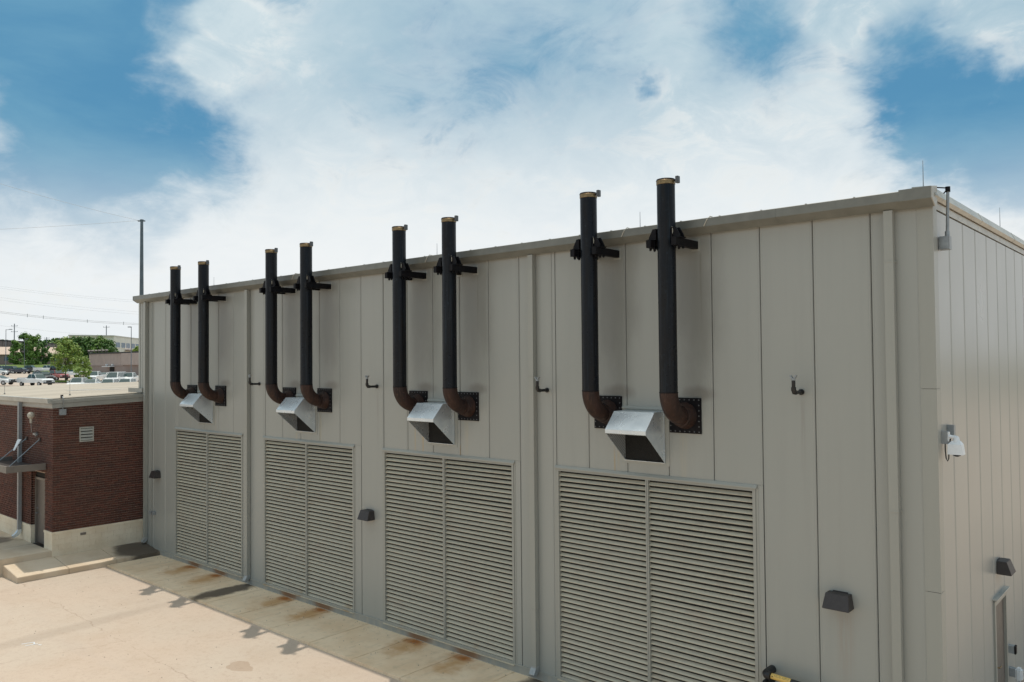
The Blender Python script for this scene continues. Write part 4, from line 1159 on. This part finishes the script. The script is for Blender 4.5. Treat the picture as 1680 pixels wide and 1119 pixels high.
# poles
def light_pole(px, dist, top, arm, rad, label, mat):
    q = spot(px, dist); t = thing('light_pole', label, 'light pole', q, math.atan2(RT.y, RT.x), 'light poles round the parking lot')
    h_ = top - q.z
    build('mast', MB().tube([(0, 0, -1), (0, 0, h_)], [rad, rad * .6], 8), mat, t, True)
    build('arm', MB().tube([(0, 0, h_ - .1), (arm, 0, h_)], [.06, .05], 6), mat, t)
    build('lamp_head', MB().box((arm - .35, -.18, h_ - .08), (arm + .35, .18, h_ + .1)), mat, t)
light_pole(8.5, 205, height(8.5, 540.5, 205), 1.2, .11, 'light pole with short arm at the left edge of the parking lot', M_POLE2)
light_pole(39, 215, height(39, 556, 215), .6, .09, 'light pole in front of the tall left trees', M_POLE2)
light_pole(214.5, 172, height(214.5, 536.5, 172), -.35, .11, 'light pole before the brown metal building', M_POLE2)
def utility_pole(px, dist, top, arms, label):
    q = spot(px, dist); t = thing('utility_pole', label, 'utility pole', q, math.atan2(RT.y, RT.x), 'utility poles on the skyline')
    h_ = top - q.z
    build('mast', MB().tube([(0, 0, -1), (0, 0, h_)], [.22, .16], 8), M_POLE2, t, True)
    for z in arms:
        build('crossarm', MB().box((-1.3, -.08, h_ - z), (1.3, .08, h_ - z + .14)), M_POLE2, t)
        build('insulator_row', MB().box((-1.2, -.05, h_ - z + .14), (-1.1, .05, h_ - z + .4)).box((1.1, -.05, h_ - z + .14), (1.2, .05, h_ - z + .4)), M_POLE2, t)
utility_pole(22.3, 320, height(22.3, 531, 320), (1., 3.3), 'tall utility pole with crossarms behind the left trees')
utility_pole(173.5, 340, height(173.5, 534, 340), (.8,), 'utility pole rising behind the cream office building')
utility_pole(75.5, 380, height(75.5, 553, 380), (.6,), 'small distant utility pole above the long warehouse roof')
utility_pole(97, 380, height(97, 554, 380), (.6,), 'small distant utility pole left of the cream office building')

q = spot(231.2, 72)
t = thing('steel_transmission_pole', 'tall tapered steel pole rising behind the far corner of the hall', 'utility pole', q)
zt2 = height(230, 360.5, 72) - q.z
build('mast', MB().tube([(0, 0, -1), (0, 0, zt2)], [.27, .125], 12), M_POLE, t, True)
build('cap_plate', MB().box((-.12, -.12, zt2), (.12, .12, zt2 + .08)), M_POLE, t)
cr = build('cross_plate', MB().box((-.34, -.06, zt2 - .10), (.30, .06, zt2 + .0)), M_POLE, t); cr.rotation_euler = (0, 0, math.atan2(RT.y, RT.x))
top = q + Vector((-.2, -.15, zt2))
def wire(A, B, sag, r_, label, grp, n=24, spacers=(), hang=0):
    pts = []
    for i in range(n + 1):
        u = i / n; p_ = A.lerp(B, u); p_.z -= sag * 4 * u * (1 - u); pts.append(p_)
    if spacers:
        t = thing('overhead_line', label, 'power line', A, 0, grp)
        inv = Matrix.Translation(-A)
        o = build('cable', MB().tube(pts, r_, 4), M_WIRE, t); o.matrix_parent_inverse = inv
        o = build('cable', MB().tube([p_ + Vector((0, 0, -hang)) for p_ in pts], r_, 4), M_WIRE, t); o.matrix_parent_inverse = inv
        for u in spacers:
            p_ = A.lerp(B, u); p_.z -= sag * 4 * u * (1 - u)
            o = build('spacer', MB().box((p_.x - .07, p_.y - .07, p_.z - hang - .45), (p_.x + .07, p_.y + .07, p_.z + .45)), M_WIRE, t); o.matrix_parent_inverse = inv
    else:
        o = build('overhead_line', MB().tube(pts, r_, 4), M_WIRE); tag(o, label, 'power line', grp)
def P3(px, py, dist):
    q = spot(px, dist); q.z = height(px, py, dist); return q
G1 = 'wires leaving the steel pole'
wire(top, P3(-120, 262, 62), .25, .010, 'thin wire rising left from the top of the steel pole', G1)
wire(top, P3(-120, 380, 62), .10, .010, 'thin nearly level wire leaving the steel pole to the left', G1)
G2 = 'power lines across the left sky'
A_, B_ = P3(-140, 489, 330), P3(420, 530, 360)
wire(A_, B_, 4.2, .055, 'paired power line with spacers across the lower left sky', G2, 30, tuple((px + 140) / 560 for px in (33, 58.5, 130, 190, 224)), .55)
for a_, b2, lb in ((448, 500, 'faint power line highest over the distant buildings'), (451, 503, 'faint power line just under the highest one'), (466, 519, 'faint power line midway up the left sky'),
                  (470, 523, 'faint power line just above the spacer line'), (514, 560, 'faint lowest power line over the cream building')):
    wire(P3(-140, a_, 380), P3(420, b2, 400), 3.5, .026, lb, G2)

# ---- trees
def leaf_mat(name, c1, c2):
    m, k, b = base(name, c1, .55, 0, .35)
    g = k.new('ShaderNodeNewGeometry')
    c = k.mix(g.outputs['Random Per Island'], c1, c2)
    k.put(b.inputs['Base Color'], c)
    b.inputs['Transmission Weight'].default_value = 0
    return m
M_LEAF_B = leaf_mat('bright_leaves', (.12, .22, .035), (.28, .36, .07))
M_LEAF_D = leaf_mat('dark_leaves', (.05, .12, .025), (.12, .22, .05))
M_LEAF_M = leaf_mat('mid_leaves', (.085, .18, .03), (.18, .29, .06))
M_BARK = simple('bark', (.10, .08, .06), .9)
def tree(px, dist, zc_, ztop, rad, trunk, mat, label, n=2600, base_z=None, leaf=.22, lobes=14, cat='tree', grp='trees beyond the brick building', seed=1, cone=0.0):
    rnd = random.Random(seed)
    q = spot(px, dist); 
    t = thing('broadleaf_tree', label, cat, q, 0, grp)
    hh = ztop - q.z; h0 = zc_ - q.z
    tr = MB().tube([(0, 0, -.5), (.03, .02, h0 * .6), (-.04, .05, h0 + (hh - h0) * .35), (.05, 0, hh * .85)], [trunk, trunk * .8, trunk * .5, trunk * .12], 8)
    for i in range(9):
        a = i * 2.4; z0 = h0 * .85 + (hh - h0) * (.06 * i); L = rad * (.75 - .05 * i)
        tr.tube([(0, 0, z0), (math.cos(a) * L * .5, math.sin(a) * L * .5, z0 + L * .35), (math.cos(a) * L, math.sin(a) * L, z0 + L * .55)], [trunk * .35, trunk * .22, trunk * .06], 5)
    build('trunk', tr, M_BARK, t, True)
    mb = MB(); cl = []
    for i in range(lobes * 4):
        u = rnd.random(); zz = h0 + (hh - h0) * (u ** .9)
        frac = (zz - h0) / (hh - h0)
        rr = rad * (math.sin(math.pi * min(1, .12 + frac * .88)) ** .6 if cone == 0 else (1 - frac * cone) * (.45 + .55 * min(1, frac * 5)))
        a = rnd.random() * 2 * math.pi; k_ = rnd.random() ** .5
        cl.append((math.cos(a) * rr * k_ * .86, math.sin(a) * rr * k_ * .86, zz, rad * rnd.uniform(.13, .30)))
    for i in range(n):
        cx, cy, cz, cr_ = cl[rnd.randrange(len(cl))]
        v_ = Vector((rnd.gauss(0, 1), rnd.gauss(0, 1), rnd.gauss(0, .8))); v_ = v_.normalized() * cr_ * rnd.uniform(.35, 1.08)
        p_ = Vector((cx, cy, cz)) + v_
        nrm = (v_.normalized() + Vector((rnd.gauss(0, .5), rnd.gauss(0, .5), .5 + rnd.gauss(0, .4)))).normalized()
        u_ = nrm.orthogonal().normalized(); u_.rotate(Matrix.Rotation(rnd.random() * 6.28, 3, nrm)); w_ = nrm.cross(u_)
        s_ = leaf * rnd.uniform(.6, 1.4); n0 = len(mb.v)
        mb.v += [tuple(p_ - u_ * s_), tuple(p_ - w_ * s_ * .55 + u_ * .1 * s_), tuple(p_ + u_ * s_), tuple(p_ + w_ * s_ * .55 - u_ * .1 * s_)]
        mb.f.append((n0, n0 + 1, n0 + 2, n0 + 3))
    me = bpy.data.meshes.new('crown'); me.from_pydata(mb.v, [], mb.f); me.update(); me.materials.append(mat)
    put('crown', me, t)
    return t
Z = lambda px, py, dist: height(px, py, dist)
tree(106.5, 138, Z(106, 606, 138), Z(106, 556, 138), 2.75, .13, M_LEAF_B, 'large bright green parking lot tree with a bare dark trunk', 5200, leaf=.17, seed=3, lobes=18)
tree(136, 122, Z(136, 622, 122), Z(136, 586, 122), 1.45, .08, M_LEAF_B, 'small bright green tree between the large tree and the white pickups', 2400, leaf=.13, seed=4)
tree(25, 232, Z(25, 601, 232), Z(25, 560, 232), 2.6, .2, M_LEAF_M, 'conical green tree leftmost in the row beyond the parked cars', 2400, leaf=.28, seed=5, cone=.65)
tree(53, 228, Z(53, 602, 228), Z(53, 552, 228), 3.3, .2, M_LEAF_M, 'tallest green tree in the row beyond the parked cars', 3200, leaf=.28, seed=6, cone=.5)
tree(70, 238, Z(70, 596, 238), Z(70, 561, 238), 2.4, .2, M_LEAF_D, 'dark green tree right of the tallest one beyond the cars', 1800, leaf=.3, seed=7)
tree(42, 262, Z(42, 590, 262), Z(42, 547, 262), 3.6, .2, M_LEAF_D, 'dark green tree peeking up behind the tallest tree', 2200, leaf=.34, seed=8)
for i, (px, py, r_, m_, lb) in enumerate(((119, 553, 3.2, M_LEAF_D, 'dark green tree at the left end of the hedge before the cream building'), (131, 552, 3.4, M_LEAF_D, 'dark green tree second in the hedge before the cream building'),
                                  (145, 555, 3.6, M_LEAF_D, 'dark green tree in the middle of the hedge before the cream building'), (163, 553, 3.5, M_LEAF_M, 'bright mid green tree before the corner of the cream building'),
                                  (176, 559, 3.2, M_LEAF_D, 'dark green tree at the right end of the hedge before the cream building'))):
    tree(px, 234, Z(px, 588, 234), Z(px, py, 234), r_, .2, m_, lb, 2400, leaf=.30, seed=20 + i, grp='trees before the cream building')
tree(225, 236, Z(225, 584, 236), Z(225, 569, 236), 2.0, .12, M_LEAF_B, 'small light green tree at the corner of the far hall edge', 900, leaf=.26, seed=31)
# far woods on the skyline
def woods(name, pxs, dist, ztops, seed, label):
    rnd = random.Random(seed); mb = MB()
    for i in range(5200):
        u = rnd.random(); px = pxs[0] + (pxs[1] - pxs[0]) * u
        f_ = .62 + .38 * math.sin(u * 19 + seed) * math.sin(u * 7.3 + 1) 
        dd_ = dist + rnd.uniform(-12, 12); q = spot(px, dd_)
        h_ = (ztops - q.z) * (.72 + .28 * f_) 
        z_ = q.z + h_ * rnd.random() ** .6
        s_ = rnd.uniform(.5, 1.1); nrm = Vector((rnd.gauss(0, 1), rnd.gauss(0, 1), rnd.gauss(.6, 1))).normalized()
        u_ = nrm.orthogonal().normalized(); w_ = nrm.cross(u_); n0 = len(mb.v); p_ = Vector((q.x, q.y, z_))
        mb.v += [tuple(p_ - u_ * s_), tuple(p_ - w_ * s_), tuple(p_ + u_ * s_), tuple(p_ + w_ * s_)]; mb.f.append((n0, n0 + 1, n0 + 2, n0 + 3))
    me = bpy.data.meshes.new(name); me.from_pydata(mb.v, [], mb.f); me.update(); me.materials.append(M_LEAF_D)
    o = put(name, me); o['kind'] = 'stuff'; o['label'] = label; o['category'] = 'woods'
woods('far_woods', (-60, 118), 420, Z(30, 556, 420), 11, 'dark green distant woods on the skyline behind the long warehouse')
woods('far_woods', (150, 420), 520, Z(200, 582, 520), 12, 'distant woods behind the brown metal building')
# grass islands in the lot
isl = MB()
for (px, dd_, a_, b2) in ((104, 137, 3.6, 1.2),):
    q = spot(px, dd_); n = len(isl.v)
    for i in range(20):
        th = i * 2 * math.pi / 20; v_ = RT.xy.normalized() * math.cos(th) * a_ + FW.xy.normalized() * math.sin(th) * b2
        isl.v.append((q.x + v_.x, q.y + v_.y, gz(q.x + v_.x) + .12))
    isl.f.append(tuple(range(n, n + 20)))
o = build('grass_island', isl, M_GRASS); o['kind'] = 'structure'
rnd = random.Random(5); mb = MB()
for i in range(900):
    th = rnd.random() * 6.28; k_ = rnd.random() ** .5; v_ = RT.xy.normalized() * math.cos(th) * 3.5 * k_ + FW.xy.normalized() * math.sin(th) * 1.1 * k_
    q = spot(104, 137); p_ = Vector((q.x + v_.x, q.y + v_.y, 0)); p_.z = gz(p_.x) + .12; h_ = rnd.uniform(.15, .42); n = len(mb.v); a = rnd.random() * 6.28
    mb.v += [tuple(p_ + Vector((math.cos(a) * .05, math.sin(a) * .05, 0))), tuple(p_ - Vector((math.cos(a) * .05, math.sin(a) * .05, 0))), tuple(p_ + Vector((rnd.gauss(0, .08), rnd.gauss(0, .08), h_)))]; mb.f.append((n, n + 1, n + 2))
me = bpy.data.meshes.new('island_grass'); me.from_pydata(mb.v, [], mb.f); me.materials.append(M_LEAF_B); o = put('island_grass', me); o['kind'] = 'stuff'; o['label'] = 'tufts of grass under the large parking lot tree'; o['category'] = 'grass'

# ---- vehicles
def paint(name, c, met=0.): 
    m, k, b = base(name, c, .25, met, .5); b.inputs['Coat Weight'].default_value = .5; return m
P_WHITE = paint('white_car_paint', (.78, .80, .80)); P_BLACK = paint('black_car_paint', (.012, .014, .018)); P_RED = paint('red_car_paint', (.30, .035, .035)); P_NAVY = paint('navy_car_paint', (.02, .025, .05)); P_SILVER = paint('silver_car_paint', (.50, .52, .54))
M_CARGLASS = simple('car_glass', (.05, .09, .09), .08, 0, .2, 2.)
M_TYRE = simple('tyre_rubber', (.02, .02, .02), .8); M_RIM = simple('wheel_rim', (.45, .46, .47), .35, .6)
M_HEAD = simple('headlight_glass', (.6, .62, .62), .15); M_TAIL = simple('tail_light', (.35, .02, .02), .25)
M_PLASTIC = simple('dark_bumper_plastic', (.03, .03, .032), .6)
SPEC = {  # length, width, profile of body side (x,z) front at +x, cabin: base front/rear x, roof front/rear x, belt z, roof z
    'sedan': (4.7, 1.82, [(-2.35, .35), (-2.35, .85), (-2.2, 1.0), (-1.5, 1.05), (.9, 1.0), (1.9, .88), (2.3, .70), (2.35, .35)], (1.05, -1.75, .25, -1.05), 1.0, 1.45),
    'suv': (4.75, 1.9, [(-2.37, .42), (-2.37, 1.1), (-2.3, 1.18), (.85, 1.16), (1.9, 1.08), (2.3, .88), (2.37, .42)], (.95, -2.25, .35, -2.0), 1.14, 1.78),
    'van': (5.4, 2.0, [(-2.7, .42), (-2.7, 1.15), (-2.6, 1.25), (1.6, 1.22), (2.35, 1.08), (2.66, .85), (2.7, .42)], (1.85, -2.62, 1.0, -2.50), 1.2, 2.05),
    'pickup': (5.8, 1.98, [(-2.9, .52), (-2.9, 1.12), (-2.85, 1.18), (1.2, 1.18), (2.5, 1.12), (2.85, .95), (2.9, .52)], (1.25, -.85, .62, -.55), 1.17, 1.86)}
def vehicle(kind, px, dist, front, side, mat, label, grp='vehicles in the parking lot', dz=0):
    L, Wd, prof, (bf, br, rf2, rr), zb2, zr = SPEC[kind]
    q = spot(px, dist, dz)
    t_ = (px - 840) / TF; vd = (FW + RT * t_); vd = Vector((vd.x, vd.y)).normalized(); rd = Vector((-vd.y, vd.x)) * -1
    hd = -vd * front + rd * side
    t = thing('parked_' + {'sedan': 'car', 'suv': 'suv', 'van': 'van', 'pickup': 'pickup'}[kind], label, {'sedan': 'car', 'suv': 'car', 'van': 'van', 'pickup': 'pickup truck'}[kind], q, math.atan2(hd.y, hd.x), grp)
    hw = Wd / 2
    mb = MB(); n = len(prof)
    rows = []
    for (yy_, inset, zs) in ((-hw + .10, .10, 0), (-hw, .0, 0), (hw, 0., 0), (hw - .10, .10, 0)):
        rows.append([(x - (.06 if x > 0 else -.06) * (1 if inset else 0), yy_, z + (-.04 if inset and z > .8 else 0)) for x, z in prof])
    # shell: inner top surface between shoulders, sides slightly tucked
    mid_rows = [[(x * .985, -hw + .07, z + .03 if z > .8 else z) for x, z in prof], [(x, -hw, z - .05 if z > .8 else z) for x, z in prof]]
    st = [[(x, y_, (z - .10 if (z > .6 and abs(y_) > hw - .02) else z)) for x, z in prof] for y_ in (-hw, -hw + .12, 0, hw - .12, hw)]
    base_i = len(mb.v)
    for row in st: mb.v += row
    for a in range(4):
        for i in range(n):
            j = (i + 1) % n
            mb.f.append((base_i + a * n + i, base_i + a * n + j, base_i + (a + 1) * n + j, base_i + (a + 1) * n + i))
    mb.f.append(tuple(base_i + i for i in range(n))); mb.f.append(tuple(base_i + 4 * n + i for i in range(n)))
    if kind == 'pickup':
        body = build('body', mb, mat, t)
        build('cargo_bed', MB().box((-2.78, -hw + .16, 1.185), (-1.0, hw - .16, 1.19)), M_PLASTIC, t)
        build('bed_rail', MB().box((-2.85, -hw + .02, 1.10), (-.95, -hw + .13, 1.30)).box((-2.85, hw - .13, 1.10), (-.95, hw - .02, 1.30)).box((-2.86, -hw + .13, 1.10), (-2.78, hw - .13, 1.30)), mat, t)
    else: body = build('body', mb, mat, t)
    ci = hw - .10; cr2 = hw - .28
    build('cabin', MB().hexa([(br, -ci, zb2 - .05), (bf, -ci, zb2 - .05), (bf, ci, zb2 - .05), (br, ci, zb2 - .05)], [(rr, -cr2, zr), (rf2, -cr2, zr), (rf2, cr2, zr), (rr, cr2, zr)]), mat, t, bevel=.05)
    def slab(name, quad, off):
        a, b_, c_, d_ = [Vector(p_) for p_ in quad]; nn = (b_ - a).cross(d_ - a).normalized() * off
        cen_ = (a + b_ + c_ + d_) / 4; qs = [cen_ + (p_ - cen_) * .86 for p_ in (a, b_, c_, d_)]
        mbx = MB().hexa([tuple(p_ - nn * .5) for p_ in qs], [tuple(p_ + nn) for p_ in qs]); return build(name, mbx, M_CARGLASS, t)
    z0_ = zb2 + .02
    slab('windshield', [(bf, -ci, z0_), (bf, ci, z0_), (rf2, cr2, zr), (rf2, -cr2, zr)], .03)
    slab('rear_window', [(br, ci, z0_), (br, -ci, z0_), (rr, -cr2, zr), (rr, cr2, zr)], .03)
    nwin = {'sedan': 2, 'suv': 3, 'van': 3, 'pickup': 2}[kind]
    for s in (-1, 1):
        for i in range(nwin):
            u0, u1 = i / nwin, (i + 1) / nwin
            def bb_(u, z_): return (br + (bf - br) * u) if z_ == 0 else (rr + (rf2 - rr) * u)
            slab('side_window', [(bb_(u0, 0), s * ci, z0_), (bb_(u1, 0), s * ci, z0_), (bb_(u1, 1), s * cr2, zr), (bb_(u0, 1), s * cr2, zr)] if s < 0 else [(bb_(u1, 0), s * ci, z0_), (bb_(u0, 0), s * ci, z0_), (bb_(u0, 1), s * cr2, zr), (bb_(u1, 1), s * cr2, zr)], .03)
        build('headlight', MB().box((L / 2 - .12, s * (hw - .42), .72), (L / 2 + .015, s * (hw - .06), .88)), M_HEAD, t)
        build('tail_light', MB().box((-L / 2 - .015, s * (hw - .24), .80), (-L / 2 + .1, s * (hw - .03), 1.05)), M_TAIL, t)
        build('mirror', MB().box((bf - .25, s * hw, zb2 + .02), (bf - .08, s * (hw + .2), zb2 + .18)), mat if kind != 'pickup' else M_PLASTIC, t)
        for wx in (L / 2 - .95, -L / 2 + 1.0):
            wh = build('wheel', MB().tube([(wx, s * (hw - .24), .34), (wx, s * (hw + .01), .34)], .35, 18), M_TYRE, t, True)
            build('rim', MB().tube([(wx, s * (hw + .0), .34), (wx, s * (hw + .022), .34)], .21, 12), M_RIM, wh)
    build('bumper', MB().box((L / 2 - .05, -hw + .06, .36), (L / 2 + .05, hw - .06, .58)), M_PLASTIC, t)
    build('grille', MB().box((L / 2 - .02, -.45, .62), (L / 2 + .02, .45, .85)), M_PLASTIC, t)
    return t
V = vehicle
# row in front of the brown building, noses toward the near left
V('pickup', 155, 138, .96, -.28, P_WHITE, 'white pickup truck between the small tree and the white van', dz=.1)
V('van', 189, 126, .95, -.32, P_WHITE, 'white passenger van with dark side windows and green tinted windshield', dz=.1)
V('pickup', 212, 130, .96, -.28, P_WHITE, 'white pickup truck parked right of the white van beside the hall', dz=.1)
V('sedan', 171, 150, .9, -.45, P_WHITE, 'white car half hidden behind the white van')
V('pickup', 110, 165, .35, -.94, P_WHITE, 'white pickup truck behind the trunk of the large tree')
# nearest row, mostly below the roof edge
V('suv', 127, 112, .97, -.25, P_WHITE, 'white car roof below the small tree in the nearest row', dz=-.1)
V('sedan', 150, 110, .97, -.25, P_WHITE, 'white sedan showing only its top in the nearest row, right of the small tree', dz=.1)
V('suv', 178, 108, .97, -.25, P_WHITE, 'white suv showing only its windshield below the van', dz=-.15)
V('suv', 206, 108, .97, -.25, P_WHITE, 'white suv with dark windshield nearest the hall corner', dz=-.1)
V('pickup', 58, 124, .80, .6, P_WHITE, 'white pickup truck with open bed cut off by the brick roof edge')
V('sedan', -3, 124, .6, .8, P_WHITE, 'white car cut by the left frame edge in the nearest row', dz=.15)
V('suv', 70, 143, .88, .47, P_BLACK, 'black suv between the two pickup trucks left of the large tree')
V('pickup', 91, 150, .85, .5, P_RED, 'red pickup truck left of the large tree')
# far row along the grass
V('pickup', 76, 203, .15, .99, P_WHITE, 'white pickup truck side on in the far row along the grass')
V('pickup', 47, 203, .5, .86, P_BLACK, 'black pickup truck left of the white one in the far row')
V('sedan', 34, 193, .6, .8, P_NAVY, 'dark navy car third from the left in the far row')
V('suv', 20, 195, .7, .7, P_NAVY, 'dark blue suv second from the left in the far row')
V('suv', 8, 203, .7, .7, P_SILVER, 'silver suv in the far row at the left edge')
V('sedan', -2, 180, .5, .86, P_WHITE, 'white car cut by the left frame edge in the far row')
V('suv', 98, 203, .6, .8, P_BLACK, 'black suv behind the large tree in the far row')
